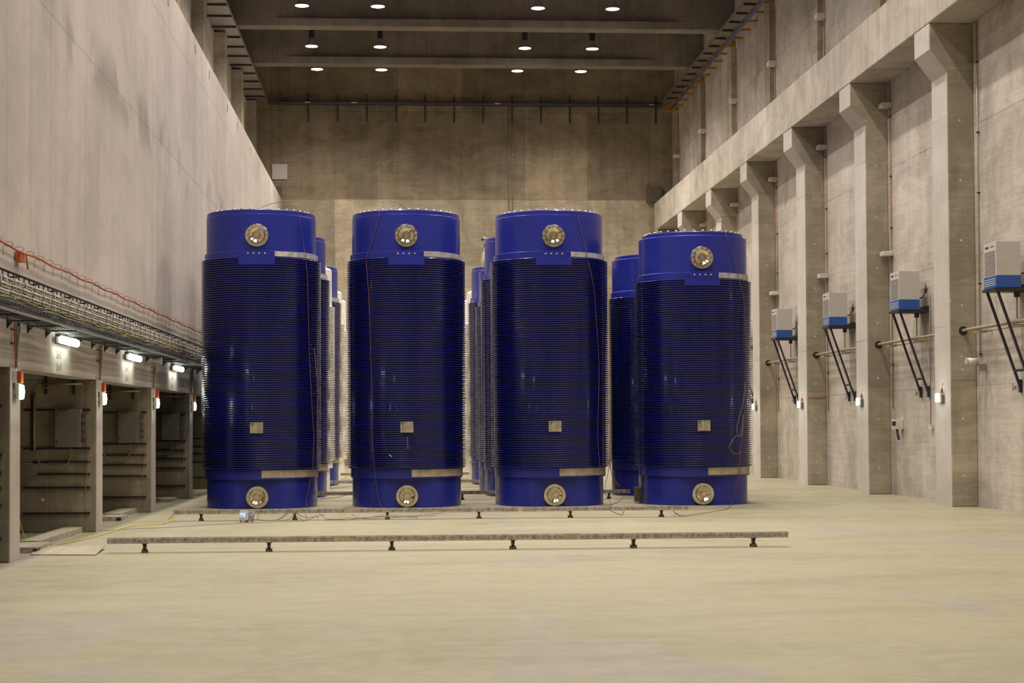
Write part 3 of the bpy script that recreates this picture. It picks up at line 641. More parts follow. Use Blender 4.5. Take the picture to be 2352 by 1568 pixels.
# ------------------------------------------------------------------ measuring device on the floor
e = empty('measuring_device', (-2.70, 29.95, 0), -0.62, 'small grey-blue measuring device with a lit screen standing tilted before the second rail', 'device')
MT = Matrix.Translation((0, 0, 0.03)) @ Matrix.Rotation(-0.12, 4, 'X')
MB().box(-0.09, 0.09, -0.09, 0.09, 0.0, 0.165, MT).build('housing', M['device'], e, bevel=0.008)
fr = MB().box(-0.094, 0.094, -0.102, -0.085, -0.003, 0.168, MT).build('front_frame', M['white'], e, bevel=0.005)
MB().box(-0.078, 0.05, -0.105, -0.10, 0.04, 0.135, MT).build('screen', M['screen'], fr)
tb = MB()
for i, ww in enumerate((0.118, 0.0, 0.09, 0.118)):
    if ww: tb.box(-0.073, -0.073 + ww, -0.1065, -0.104, 0.12 - i * 0.025, 0.128 - i * 0.025, MT)
tb.build('screen_text', M['device'], fr)
for z in (0.11, 0.085, 0.06): MB().box(0.06, 0.075, -0.105, -0.10, z, z + 0.012, MT).build('button', M['grey'], fr)
for s in (-1, 1):
    MB().tube([(0.07 * s, -0.07, 0.03), (0.07 * s, -0.085, 0.0)], 0.008, 8).build('foot', M['black'], e); MB().tube([(0.07 * s, 0.07, 0.035), (0.07 * s, 0.07, 0.0)], 0.008, 8).build('foot', M['black'], e)
MB().tube(smooth_pts([(0.094, -0.05, 0.09), (0.13, -0.04, 0.11), (0.13, 0.02, 0.16), (0.094, 0.04, 0.17)], 4), 0.008, 6).build('handle', M['galv'], e)
MB().tube([(0.095, 0.04, 0.06), (0.17, 0.05, 0.055)], 0.014, 8).build('plug', M['yellow'], e)

# ------------------------------------------------------------------ loose leads and cables
def lead(key, name, m, r, label, cat='cable', group=None, n=4, seg=6):
    pts = [(p[0], p[1], max(p[2], r + 0.002)) for p in WIRES[key]]
    o = MB().tube(smooth_pts(pts, n), r, seg).build(name, m); return tag(o, label, cat, group)
G = 'red sensor leads hanging down the casks'
lead('lead1', 'sensor_lead', M['redlead'], 0.0052, 'thin red lead running down the right side of the leftmost front cask', group=G)
lead('lead2', 'sensor_lead', M['redlead'], 0.0052, 'thin red lead running down the left part of the second front cask', group=G)
lead('lead3', 'sensor_lead', M['redlead'], 0.0052, 'thin red lead running down the right side of the third front cask', group=G)
lead('lead4', 'sensor_lead', M['redlead'], 0.0052, 'thin red lead down the short front cask and out onto the floor', group=G)
lead('loop4', 'thin_cable', M['grey'], 0.005, 'thin grey cable coiled in a loop on the right side of the short front cask')
lead('loop1', 'thin_cable', M['grey'], 0.005, 'thin grey cable dangling at the right edge of the leftmost front cask')
t_ = lead('tag2', 'hanging_tag', M['grey'], 0.006, 'short cord with grey tag below the nameplate of the second front cask', 'tag')
tp = WIRES['tag2'][-1]; MB().box(tp[0] - 0.02, tp[0] + 0.02, tp[1] - 0.006, tp[1] + 0.006, tp[2] - 0.05, tp[2] + 0.01).build('tag_card', M['leg'], t_)
lead('clip2', 'metal_clip', M['galv'], 0.011, 'small bright clip on the fins low on the second front cask', 'clip')
lead('drop3a', 'thin_cable', M['grey'], 0.008, 'grey cable hanging between the third and fourth front casks down to the rail behind')
lead('drop3b', 'thin_cable', M['redlead'], 0.006, 'red lead dropping to the floor behind the right edge of the third front cask')
lead('drop3c', 'thin_cable', M['grey'], 0.006, 'thin grey lead beside the hanging cable between the third and fourth front casks')
y_ = lead('yellow', 'yellow_cable', M['yellow'], 0.007, 'yellow cable snaking over the floor from the first bay to the second rail')
lead('yellow_up', 'yellow_cable', M['yellow'], 0.007, 'yellow cable rising from the floor duct behind the near left post')
lead('black', 'floor_cable', M['grey'], 0.005, 'thin dark cable lying across the floor from the left bay towards the casks')
G = 'wires tangled on the second rail'
for k, lab in (('gy1', 'yellow-green wire hanging off the left end of the second rail, outer of two'), ('gy2', 'yellow-green wire hanging off the left end of the second rail, inner of two')):
    lead(k, 'wire', M['yellow'], 0.005, lab, group=G)
LB = {'w1': 'grey wire rising from the floor beside the device and over the second rail', 'w2': 'second grey wire running from the device up over the rail, right of the first',
      'w3': 'grey wire arching over the rail by the second foot', 'w4': 'grey wire sagging just right of the second foot of the rail', 'w5': 'short grey wire sagging under the rail near its second foot',
      'w6': 'short wire hanging straight under the rail beneath the right edge of the leftmost cask', 'w7': 'wire slanting under the rail right of the leftmost cask', 'w8': 'long grey wire lying under the rail towards the middle casks',
      'w9': 'short wire slanting across the front of the rail', 'w10': 'pale wire arching above the rail at the left foot of the second cask', 'w11': 'grey wire drooping under the rail below the second cask',
      'w12': 'lowest of the grey wires lying along the floor under the rail', 'w13': 'dark wire dropping from the lower trunnion of the leftmost cask to the device'}
for k, lab in LB.items(): lead(k, 'wire', M['grey'], 0.0055, lab, group=G)
lead('r1', 'wire', M['redlead'], 0.006, 'brown wire hanging in a V under the second rail near the third cask', group=G)
lead('r2', 'wire', M['redlead'], 0.006, 'brown wire drooping from the right end of the second rail', group=G)
lead('r3', 'wire', M['grey'], 0.006, 'wire drooping from the rail between the third and fourth casks to the floor')
lead('rb1', 'wire', M['redlead'], 0.006, 'red-brown wire on the floor behind the gap between the first two casks')
lead('rb2', 'wire', M['redlead'], 0.006, 'red-brown wire on the floor deeper in the gap between the first two casks')

# ------------------------------------------------------------------ left wall: cable tray above the bays
TY0, TY1 = 13.0, 69.5
tr = empty('cable_tray', (0, 0, 0), 0, 'long cable tray of dark channel and mesh running along the left wall above the bays', 'cable tray')
MB().cyl((-4.74, TY0, 3.565), (-4.74, TY1, 3.565), 0.017, 8).build('top_rail', M['dark_steel'], tr)
MB().box(-4.455, -4.435, TY0, TY1, 3.005, 3.035).build('front_edge', M['galv'], tr)['label'] = 'pale galvanised edge strip'
rg = MB(); y = TY0
while y < TY1:
    rg.box(-4.745, -4.733, y, y + 0.018, 3.40, 3.56); y += 0.29
o = rg.build('rungs', M['dark_steel'], tr); o['kind'] = 'stuff'
MB().box(-4.745, -4.735, TY0, TY1, 3.385, 3.40).build('lower_ladder_rail', M['dark_steel'], tr)
ms = MB(); y = TY0
while y < TY1:
    ms.tube([(-4.445, y, 3.03), (-4.52, y, 3.035)], 0.004, 4); ms.tube([(-4.445, y, 3.03), (-4.445, y, 3.12)], 0.004, 4); ms.box(-4.86, -4.455, y, y + 0.012, 3.006, 3.012); y += 0.2
for z in (3.06, 3.09, 3.12): ms.cyl((-4.445, TY0, z), (-4.445, TY1, z), 0.004, 4)
for x in (-4.83, -4.76, -4.69, -4.62, -4.55): ms.cyl((x, TY0, 3.012), (x, TY1, 3.012), 0.004, 4)
o = ms.build('wire_mesh', M['tray_grey'], tr); o['kind'] = 'stuff'
k = 0; y = 15.6
br = None
while y < 69:
    b = MB(); b.box(-4.87, -4.455, -0.012, 0.012, 2.99, 3.006); b.prism([(-4.87, 2.985), (-4.79, 2.985), (-4.87, 2.91)], 'y', -0.012, 0.012)
    b.box(-4.87, -4.85, -0.012, 0.012, 2.91, 3.55); b.box(-4.85, -4.74, -0.01, 0.01, 3.53, 3.55)
    if br is None: br = b.build('bracket', M['dark_steel'], tr); br.location.y = y
    else:
        c = br.copy(); link(c); c.parent = tr; c.location.y = y
    y += 1.15
# bundles of cables tied together at regular steps
def bundle(cx, cz, rb, strands, m, sr, ph, pinch=0.80, wob=0.0, step=0.575, r_=random):
    b = MB(); tie = MB(); n = int((TY1 - TY0) / step)
    for s_ in range(strands):
        a = 2 * PI * s_ / strands + 0.4; pts = []; P_ = []
        for i in range(n):
            for t in (0.0, 0.12, 0.5, 0.88):
                q = pinch if t == 0.0 else (0.92 if t != 0.5 else 1.0)
                j = r_.uniform(-1, 1) * 0.003
                pts.append((cx + rb * q * math.cos(a) + j, TY0 + ph + (i + t) * step, cz + rb * q * math.sin(a) + j + (wob * math.sin(i * 1.7 + s_))))
        b.tube(pts, sr, 5)
    for i in range(n):
        yy = TY0 + ph + i * step
        tie.tube([(cx + rb * (pinch + 0.62) * math.cos(a), yy, cz + rb * (pinch + 0.62) * math.sin(a)) for a in [k * PI / 5 for k in range(10)]], 0.006, 4, closed=True)
    return b, tie
GB2 = 'tied cable bundles in the left tray'
spec = [(-4.61, 3.410, 0.028, 5, 'bundle', 0.014, 0.00, 'topmost row of pale tied cable bundles in the left tray'),
        (-4.56, 3.322, 0.028, 5, 'bundle', 0.014, 0.22, 'second row of pale tied cable bundles in the left tray'),
        (-4.54, 3.240, 0.028, 5, 'bundle', 0.014, 0.05, 'third row of pale tied cable bundles in the left tray'),
        (-4.52, 3.180, 0.016, 3, 'olive', 0.009, 0.30, 'green-yellow cables sagging below the pale bundles in the left tray')]
for cx, cz, rb, ns, mm, sr, ph, lab in spec:
    b, t = bundle(cx, cz, rb, ns, M[mm], sr, ph, wob=0.012 if mm == 'olive' else 0.0)
    o = b.build('cable_bundle', M[mm]); tag(o, lab, 'cables', GB2)
    t.build('cable_tie', M['tie'], o)['kind'] = 'stuff'
b = MB()
for i in range(20):
    x = -4.83 + 0.034 * (i % 11) if i < 11 else -4.62 + 0.017 * (i - 11); z = (3.03 + (0.02 if i % 2 else 0.0)) if i < 11 else 3.075 + 0.022 * ((i * 7) % 4); r_ = random.Random(i)
    b.tube([(x + r_.uniform(-.012, .012), TY0 + j * 0.6, z + 0.012 + r_.uniform(0, 0.035)) for j in range(94)], 0.012, 5)
tag(b.build('cable_bundle', M['bundle_dark']), 'dark cables lying on the bottom mesh of the left tray', 'cables', GB2)
b = MB()
for i in range(3):
    b.box(-4.80 + 0.0 * i, -4.79, TY0, TY1, 3.17 + 0.07 * i, 3.18 + 0.07 * i)
y = TY0
while y < TY1:
    r_ = random.Random(int(y * 10)); b.tube([(-4.54 + r_.uniform(-.03, .03), y, 3.42), (-4.50, y + r_.uniform(-.08, .08), 3.05)], 0.005, 4); y += 0.33
o = b.build('hanger_wires', M['grey'], tr); o['kind'] = 'stuff'
# back sheet so the tray reads as filled
# orange conduit with wire hoops
oc = MB(); pts = []
y = TY0
while y < TY1:
    pts.append((-4.80 + 0.0, y, 3.905 + 0.012 * math.sin(y * 3.1))); y += 0.25
o = oc.tube(pts, 0.014, 8).build('orange_cable', M['orange']); tag(o, 'orange cable running along the left wall through wire hoops above the tray', 'cable')
hp = MB().tube([(-4.80 + 0.04 * math.cos(a), 0.0 + 0.06 * math.cos(a), 3.928 + 0.030 * math.sin(a)) for a in [k * PI / 8 for k in range(16)]], 0.0035, 5, closed=True)
hp.tube([(-4.866, 0, 3.79), (-4.866, 0, 3.90), (-4.84, 0, 3.925)], 0.0022, 4)
h0 = hp.build('wire_hoop', M['dark_steel']); ys = [15.13 + 0.6 * i for i in range(90)]
h0.location.y = ys[0]; 
for i, y in enumerate(ys):
    if y > 69: break
    c = h0 if i == 0 else link(h0.copy()); c.location.y = y
    n_ = i - 9
    sfx = 'th' if 10 < n_ % 100 < 14 else {1: 'st', 2: 'nd', 3: 'rd'}.get(n_ % 10, 'th')
    tag(c, 'dark wire hoop carrying the orange cable, outside the left edge of the photo' if n_ < 1 else 'dark wire hoop carrying the orange cable, %d%s from the left edge of the photo' % (n_, sfx), 'hoop', 'wire hoops along the orange cable')
o = MB().box(-4.86, -4.80, 21.75, 22.0, 3.78, 3.90).tube([(-4.80, 22.1, 3.90), (-4.80, 22.2, 3.72)], 0.012, 6).build('junction_box', M['orange']); tag(o, 'orange junction box hanging on the orange cable near the left edge', 'box')
# conduits in front of the posts
for k in range(0, 5):
    y = 21.5 + 6 * k
    w_ = ['near left post', 'second post from the left', 'third post from the left', 'fourth post from the left', 'fifth post'][k]
    o = MB().tube([(-4.845, y + 0.16, 3.0), (-4.845, y + 0.17, 2.75), (-4.84, y + 0.20, 2.42)], 0.009, 8).build('orange_conduit', M['orange']); tag(o, 'orange conduit dropping from the tray on the %s' % w_, 'conduit', 'orange conduits on the left posts')
    for z in (2.90, 2.72): MB().box(-4.87, -4.83, y + 0.03, y + 0.16, z, z + 0.012).build('clip', M['black'], o)
    o = MB().tube([(-4.845, y + 0.34, 3.0), (-4.845, y + 0.35, 2.5), (-4.86, y + 0.45, 2.42)], 0.02, 8).build('grey_conduit', M['galv']); tag(o, 'grey conduit beside the orange one on the %s' % w_, 'conduit', 'grey conduits on the left posts')
    if k == 0: MB().tube([(-4.84, y + 0.34, 3.0), (-4.835, y + 0.36, 2.88)], 0.022, 8).build('black_sleeve', M['black'], o)
    # alarm box and escape lamp
    e = empty('alarm_box', (PART_X + 0.012, y + 0.19, 2.31), 0, 'grey and orange alarm box on the %s' % w_, 'alarm box', 'grey and orange boxes on the left posts')
    MB().box(0, 0.055, -0.08, 0.08, -0.075, 0.075).build('back_box', M['white'], e, bevel=0.004)
    MB().box(0.055, 0.105, -0.08, 0.08, -0.075, 0.075).build('orange_cover', M['orange'], e, bevel=0.006)
    e = empty('escape_lamp', (PART_X + 0.012, y + 0.22, 2.125), 0, 'glowing %s lamp below the alarm box on the %s' % ('green escape sign' if k == 0 else 'white escape', w_), 'lamp', 'escape lamps on the left posts')
    MB().box(0, 0.04, -0.06, 0.06, -0.03, 0.03).build('wall_mount', M['white'], e)
    MB().prism([(0.04, -0.09), (0.075, -0.10), (0.075, 0.10), (0.04, 0.09)], 'y', -0.09, 0.09).build('housing', M['white'], e, bevel=0.004)
    MB().prism([(0.075, -0.10), (0.105, -0.085), (0.115, 0.0), (0.105, 0.085), (0.075, 0.10)], 'y', -0.085, 0.085).build('diffuser', M['green_glow'] if k == 0 else M['white_glow'], e, bevel=0.004)
    ld = bpy.data.lights.get('escape') or bpy.data.lights.new('escape', 'POINT'); ld.energy = 4; ld.color = (0.85, 1, 0.9); ld.shadow_soft_size = 0.08
    l = link(bpy.data.objects.new('escape_light', ld)); l.location = (PART_X + 0.19, y + 0.22, 2.125)

def text_obj(s, name, size, m, loc, rot, parent=None, extr=0.0):
    cu = bpy.data.curves.new(name, 'FONT'); cu.body = s; cu.size = size; cu.align_x = 'CENTER'; cu.align_y = 'CENTER'; cu.extrude = extr
    t = bpy.data.objects.new(name + '_src', cu); link(t)
    dg = bpy.context.evaluated_depsgraph_get(); me = bpy.data.meshes.new_from_object(t.evaluated_get(dg))
    bpy.data.objects.remove(t); bpy.data.curves.remove(cu)
    me.materials.clear(); me.materials.append(m)
    o = bpy.data.objects.new(name, me); link(o); o.location = loc; o.rotation_euler = rot
    if parent: o.parent = parent
    return o
ZN = (('Zone 17', 'Zone 18'), ('Zone 15', 'Zone 16'), ('Zone 13', 'Zone 14'), ('Zone 11', 'Zone 12'))
for k in range(4):
    y = 24.65 + 6 * k; nm = ['first', 'second', 'third', 'fourth'][k]
    e = empty('bulkhead_lamp', (PART_X, y, 2.90), 0, 'bright elongated bulkhead lamp over the %s left bay' % nm, 'lamp', 'bulkhead lamps over the left bays')
    MB().box(0, 0.015, -0.35, 0.35, -0.05, 0.09).box(0.0, 0.14, -0.33, -0.30, 0.02, 0.10).box(0.0, 0.14, 0.30, 0.33, 0.02, 0.10).build('mounting_plate', M['dark_steel'], e)
    MB().box(0.05, 0.11, -0.58, 0.58, -0.045, 0.045).build('housing', M['white'], e, bevel=0.02)
    MB().prism([(0.11, -0.06), (0.15, -0.055), (0.17, -0.02), (0.17, 0.02), (0.15, 0.055), (0.11, 0.06)], 'y', -0.60, 0.60).build('diffuser', M['tube_glow'], e, bevel=0.02)
    ld = bpy.data.lights.get('bulkhead') or bpy.data.lights.new('bulkhead', 'AREA'); ld.shape = 'RECTANGLE'; ld.size = 1.1; ld.size_y = 0.1; ld.energy = 4; ld.color = (0.90, 1.0, 0.80)
    for rx in (0.0, PI):
        l = link(bpy.data.objects.new('bulkhead_light', ld)); l.location = (PART_X + 0.12, y, 2.90 + (-0.075 if rx == 0 else 0.085)); l.rotation_euler = (rx, 0, PI / 2)
    for j, z in enumerate((2.70, 2.53)):
        o = text_obj(ZN[k][j], 'stencil_text', 0.15, M['stencil'], (PART_X + 0.004, y - 0.1, z), (PI / 2, 0, PI / 2))
        o.scale = (0.62, 1.0, 1.0); tag(o, 'dark stencilled %s %s on the lintel over the %s left bay' % (['upper', 'lower'][j], 'zone number', nm), 'lettering', 'zone numbers over the left bays')

# ------------------------------------------------------------------ bay fittings, on each cross wall facing the hall entrance
def bay_set(k):
    y = 27.5 + 6 * k - 0.002; nm = ['first', 'second', 'third', 'fourth'][k]; made = []
    for i, z in enumerate((1.95, 1.337, 1.122, 0.928, 0.713, 0.305)):
        x0 = -6.0 if i in (0, 1, 4, 5) else -5.85
        o = MB().box(x0, -4.955, -0.035, 0, z - 0.016, z + 0.016).box(x0, -4.955, -0.042, -0.035, z - 0.016, z - 0.006).box(x0, -4.955, -0.042, -0.035, z + 0.006, z + 0.016).build('wall_channel', M['dark_steel'])
        o.location.y = y; tag(o, '%s dark mounting channel from the top on the wall of the %s left bay' % (ORD[i], nm), 'channel', 'mounting channels in the %s left bay' % nm)
    e = empty('control_cabinet', (0, y - 0.045, 0), 0, 'grey wall cabinet in the %s left bay' % nm, 'cabinet', 'grey wall cabinets in the left bays')
    MB().box(-5.47, -5.07, -0.19, 0, 1.355, 1.96).build('body', M['cabinet'], e, bevel=0.006)
    d = MB().box(-5.465, -5.10, -0.205, -0.192, 1.362, 1.953).build('door', M['cabinet'], e, bevel=0.004)
    MB().box(-5.44, -5.42, -0.212, -0.205, 1.86, 1.89).box(-5.44, -5.42, -0.212, -0.205, 1.43, 1.46).build('latch', M['black'], d)
    tb = MB(); xx = -5.43
    while xx < -5.27: tb.box(xx, xx + 0.012, -0.2065, -0.205, 1.925, 1.942); xx += 0.018
    tb.build('door_lettering', M['ink'], d)
    for i in range(4):
        z = 1.86 - i * 0.125
        s_ = MB().prism([(-5.07, z - 0.045), (-5.0, z - 0.06), (-4.985, z + 0.01), (-5.07, z + 0.045)], 'y', -0.15, -0.06).build('side_socket', M['bundle_dark'], e, bevel=0.004)
    o = MB().tube([(-5.82, y - 0.07, 1.30), (-5.82, y - 0.07, 2.24)], 0.022, 10).build('vertical_conduit', M['galv']); tag(o, 'vertical grey conduit on the wall of the %s left bay' % nm, 'conduit', 'grey conduits in the left bays')
    MB().tube([(-5.865, y - 0.05, 1.30), (-5.865, y - 0.05, 2.2)], 0.014, 8).build('side_pipe', M['black'], o)
    o = MB().tube([(-5.70, y - 0.07, 2.36), (-5.06, y - 0.07, 2.365)], 0.022, 10).build('horizontal_conduit', M['galv']); tag(o, 'horizontal grey conduit near the ceiling of the %s left bay' % nm, 'conduit', 'grey conduits in the left bays')
    for x in (-5.65, -5.21):
        MB().box(x - 0.02, x + 0.02, -0.045, 0, 2.20, 2.52).build('strut', M['dark_steel'], o).location = (0, y, 0)
    o = MB().tube(smooth_pts([(-5.82, y - 0.07, 2.22), (-5.81, y - 0.07, 2.30), (-5.76, y - 0.07, 2.35), (-5.70, y - 0.07, 2.365)], 4), 0.012, 6).tube(smooth_pts([(-5.07, y - 0.07, 2.35), (-4.98, y - 0.09, 2.355), (-4.93, y - 0.10, 2.375), (-4.905, y - 0.10, 2.41)], 4), 0.012, 6).tube(smooth_pts([(-5.80, y - 0.08, 2.05), (-5.79, y - 0.08, 2.18), (-5.72, y - 0.08, 2.28), (-5.56, y - 0.08, 2.32)], 4), 0.009, 6).build('bent_cable', M['olive']); tag(o, 'yellow-green cable bending out of the conduit at the top of the %s left bay' % nm, 'cable', 'bent cables in the left bays')
    o = MB().tube(smooth_pts([(-5.77, y - 0.08, 1.30), (-5.76, y - 0.09, 1.15), (-5.66, y - 0.09, 1.06), (-5.50, y - 0.09, 1.03), (-5.34, y - 0.09, 1.06), (-5.26, y - 0.09, 1.16), (-5.25, y - 0.09, 1.35)], 5), 0.010, 6).build('slack_cable', M['pipe']); tag(o, 'pale slack cable looping below the cabinet in the %s left bay' % nm, 'cable', 'slack cables under the cabinets')
    o = MB().tube(smooth_pts([(-4.98, y - 0.05, 1.29), (-4.97, y - 0.06, 1.22), (-5.0, y - 0.05, 0.9), (-5.04, y - 0.05, 0.60)], 4), 0.006, 5).build('thin_cable', M['copper']); tag(o, 'thin brown wire down the wall of the %s left bay' % nm, 'cable', 'thin wires in the left bays')
    if k == 0:
        e = empty('wall_unit', (0, y - 0.045, 0), 0, 'grey rectangular unit low on the wall of the first left bay, beside the near post', 'box')
        MB().box(-6.15, -5.78, -0.16, 0, 0.915, 1.095).build('body', M['cabinet'], e, bevel=0.005); MB().box(-5.96, -5.83, -0.165, -0.06, 1.095, 1.10).build('top_label', M['white'], e)
        o = MB().cyl((-5.70, y + 0.0, 0.52), (-5.70, y - 0.01, 0.52), 0.028, 14).build('wall_plug', M['white']); tag(o, 'round white plug low on the wall of the first left bay', 'plug')
for k in range(4): bay_set(k)
# stubs on the cross wall at the very left edge
for i, z in enumerate((1.95, 1.337, 1.122, 0.928, 0.713, 0.305)):
    o = MB().box(-6.0, -4.955, -0.035, 0, z - 0.016, z + 0.016).build('wall_channel', M['dark_steel']); o.location.y = 21.498
    tag(o, '%s channel from the top on the wall cut by the left edge' % ORD[i], 'channel', 'mounting channels at the left edge')

# trench ducts in the bay openings and the ribbed plate
def duct(name, x0, x1, y0, y1, h, lab, dark=True):
    e = empty('floor_duct', (0, 0, 0), 0, lab, 'duct', 'low steel floor ducts in the left bays')
    MB().box(x0, x1, y0, y1, 0.0, h).build('body', M['rail'], e); MB().box(x0 - 0.004, x1 - 0.012, y0 + 0.01, y1 - 0.01, h, h + 0.004).build('lid', M['kerb'], e)
    return e
duct('', -5.36, -5.06, 24.2, 27.45, 0.085, 'long low floor duct running into the first left bay, pale on top')
d_ = duct('', -5.6, -4.86, 23.05, 24.12, 0.075, 'short floor duct beside the near left post, open at its end')
MB().box(-4.90, -4.858, 23.04, 23.3, 0.015, 0.06).build('open_end', M['black'], d_)
d_ = duct('', -5.6, -4.97, 30.55, 31.3, 0.075, 'short floor duct at the foot of the second left post'); MB().box(-5.05, -4.968, 30.54, 30.6, 0.015, 0.06).build('open_end', M['black'], d_)
duct('', -5.45, -5.12, 31.4, 33.45, 0.085, 'long low floor duct inside the second left bay')
duct('', -5.7, -5.05, 37.9, 38.7, 0.075, 'dark floor duct at the foot of the third left post')
e = empty('ribbed_plate', (0, 0, 0), 0, 'flat ribbed metal plate lying on the floor in front of the first bay', 'plate')
b = MB(); b.v += [(-4.86, 22.68, 0.002), (-3.99, 22.55, 0.002), (-4.06, 23.72, 0.05), (-4.98, 23.86, 0.03), (-4.86, 22.68, 0.014), (-3.99, 22.55, 0.014), (-4.06, 23.72, 0.062), (-4.98, 23.86, 0.042)]
for q in ((0, 3, 2, 1), (4, 5, 6, 7), (0, 1, 5, 4), (1, 2, 6, 5), (2, 3, 7, 6), (3, 0, 4, 7)): b.f.append(list(q)); b.sm.append(False)
b.build('sheet', M['kerb'], e)
b = MB()
for i in range(34):
    t = (i + 0.5) / 34; xa = -4.86 + 0.87 * t; xb = -4.98 + 0.92 * t
    b.tube([(xa, 22.68 - 0.13 * t + 0.03, 0.015), (xb, 23.86 - 0.14 * t - 0.03, 0.043 + 0.02 * t)], 0.005, 4)
b.build('ribs', M['band_tan'], e)

# loudspeaker under the tray
e = empty('horn_speaker', (-4.66, 32.6, 2.92), 0, 'beige horn loudspeaker under the left tray beside the third post', 'loudspeaker')
MH = Matrix.Rotation(PI / 2, 4, 'Y') @ Matrix.Scale(0.68, 4)
MB().lathe([(0.001, -0.16), (0.045, -0.16), (0.05, -0.05), (0.075, 0.06), (0.10, 0.10), (0.105, 0.12), (0.09, 0.12), (0.05, 0.05), (0.001, 0.04)], 24, Matrix.Translation((0.04, 0, 0)) @ MH).build('horn', M['white'], e, angle=0.7)
MB().box(-0.20, 0.0, -0.015, 0.015, -0.08, -0.05).box(-0.21, -0.18, -0.04, 0.04, -0.1, 0.06).build('bracket', M['galv'], e)

# yellow timber blocks cast in the top of the partition
for i, y in enumerate((35.9, 40.6, 43.56, 48.1, 51.0, 55.56, 58.6, 62.97, 65.97)):
    o = MB().box(PART_X - 0.01, PART_X + 0.004, y - 0.10, y + 0.10, 10.52, 10.74).build('wall_inset', M['olive']); tag(o, '%s small yellow-brown inset from the left near the top edge of the left partition' % ORD[i], 'inset', 'insets along the partition top')

# ------------------------------------------------------------------ trays at roof level
def high_tray(x0, x1, ys, z, lab, edge):
    e = empty('high_cable_tray', (0, 0, 0), 0, lab, 'cable tray')
    MB().box(x0, x1, ys[0], 69.6, z, z + 0.012).box(edge - 0.006, edge + 0.006, ys[0], 69.6, z - 0.03, z + 0.09).build('sheet', M['galv'], e)
    y = ys[0] + 0.5; c0 = None
    while y < 69.5:
        if c0 is None: c0 = MB().box(x0, x1 + (0.02 if x1 > 0 else 0), -0.03, 0.03, z - 0.06, z - 0.002).build('cross_bearer', M['dark_steel'], e); c0.location.y = y
        else:
            c = c0.copy(); link(c); c.parent = e; c.location.y = y
        y += ys[1]
    return e
high_tray(-6.235, -5.43, (20, 1.5), 14.92, 'wide grey cable tray under the roof along the upper left wall', -5.43)
high_tray(10.86, 11.27, (20, 1.2), 14.97, 'grey cable tray under the roof along the upper right wall', 10.86)
e = empty('high_cable_tray', (0, 0, 0), 0, 'dark cable tray crossing the back wall just under the shaded strip', 'cable tray')
MB().box(-5.42, 10.85, 69.62, 69.98, 14.84, 14.90).build('sheet', M['dark_steel'], e)
MB().box(-5.42, 10.85, 69.60, 69.62, 14.80, 14.90).build('front_edge', M['tray_grey'], e)
for i in range(14):
    x = -3.78 + 1.2 * i
    if x > 10.8: break
    MB().box(x - 0.02, x + 0.02, 69.93, 69.995, 14.15, 15.3).build('hanger', M['dark_steel'], e)
for x in (-3.8, -1.9, 4.0, 10.4): MB().box(x - 0.11, x + 0.11, 69.585, 69.60, 14.86, 14.90).build('marker', M['white'], e)
o = MB().tube([(10.97, 20, 14.43), (10.97, 68.2, 14.43)], 0.06, 12).build('blue_pipe', M['bluepipe']); tag(o, 'long dark blue pipe running under the roof along the upper right wall', 'pipe')
y = 21.0; i = 0; yb = None
while y < 69.9:
    if yb is None: yb = MB().box(10.88, WALL_X, -0.035, 0.035, 14.49, 14.56).box(10.88, 10.91, -0.035, 0.035, 14.38, 14.49).build('yellow_bracket', M['yellowp'])
    o = yb if i == 0 else link(yb.copy()); o.location.y = y
    n_ = 41 - i; sfx = 'th' if 10 < n_ % 100 < 14 else {1: 'st', 2: 'nd', 3: 'rd'}.get(n_ % 10, 'th')
    tag(o, 'yellow steel bracket holding the blue pipe under the roof, outside the photo' if n_ > 15 else 'yellow steel bracket holding the blue pipe, %d%s from the back wall' % (n_, sfx), 'bracket', 'yellow brackets under the blue pipe')
    y += 1.2; i += 1

# back wall fittings
o = MB().box(-5.27, -4.65, 69.95, 69.995, 11.76, 12.39).build('white_panel', M['acwhite'], bevel=0.005); tag(o, 'square white panel on the back wall beside the end of the left partition', 'panel')
for i, x in enumerate((4.47, 4.62)):
    o = MB().tube([(x, 69.97, 10.2), (x, 69.97, 14.8)], 0.016, 6).build('wall_conduit', M['galv']); tag(o, '%s of the two thin vertical conduits on the back wall' % ['left', 'right'][i], 'conduit', 'thin conduits on the back wall')
    for z in (10.9, 12.6, 13.9): MB().box(x - 0.05, x + 0.05, 69.965, 69.99, z - 0.02, z + 0.02).build('clip', M['galv'], o)
o = MB().box(-5.1, -4.86, 69.9, 69.99, 10.95, 11.45).build('duct_end', M['stencil']); tag(o, 'small dark recess plate at the end of the left partition top', 'plate')
o = MB().box(10.2, 10.85, 69.8, 69.99, 10.85, 11.5).build('duct_end', M['stencil']); tag(o, 'dark box on the back wall at the far end of the ledge beam', 'box')

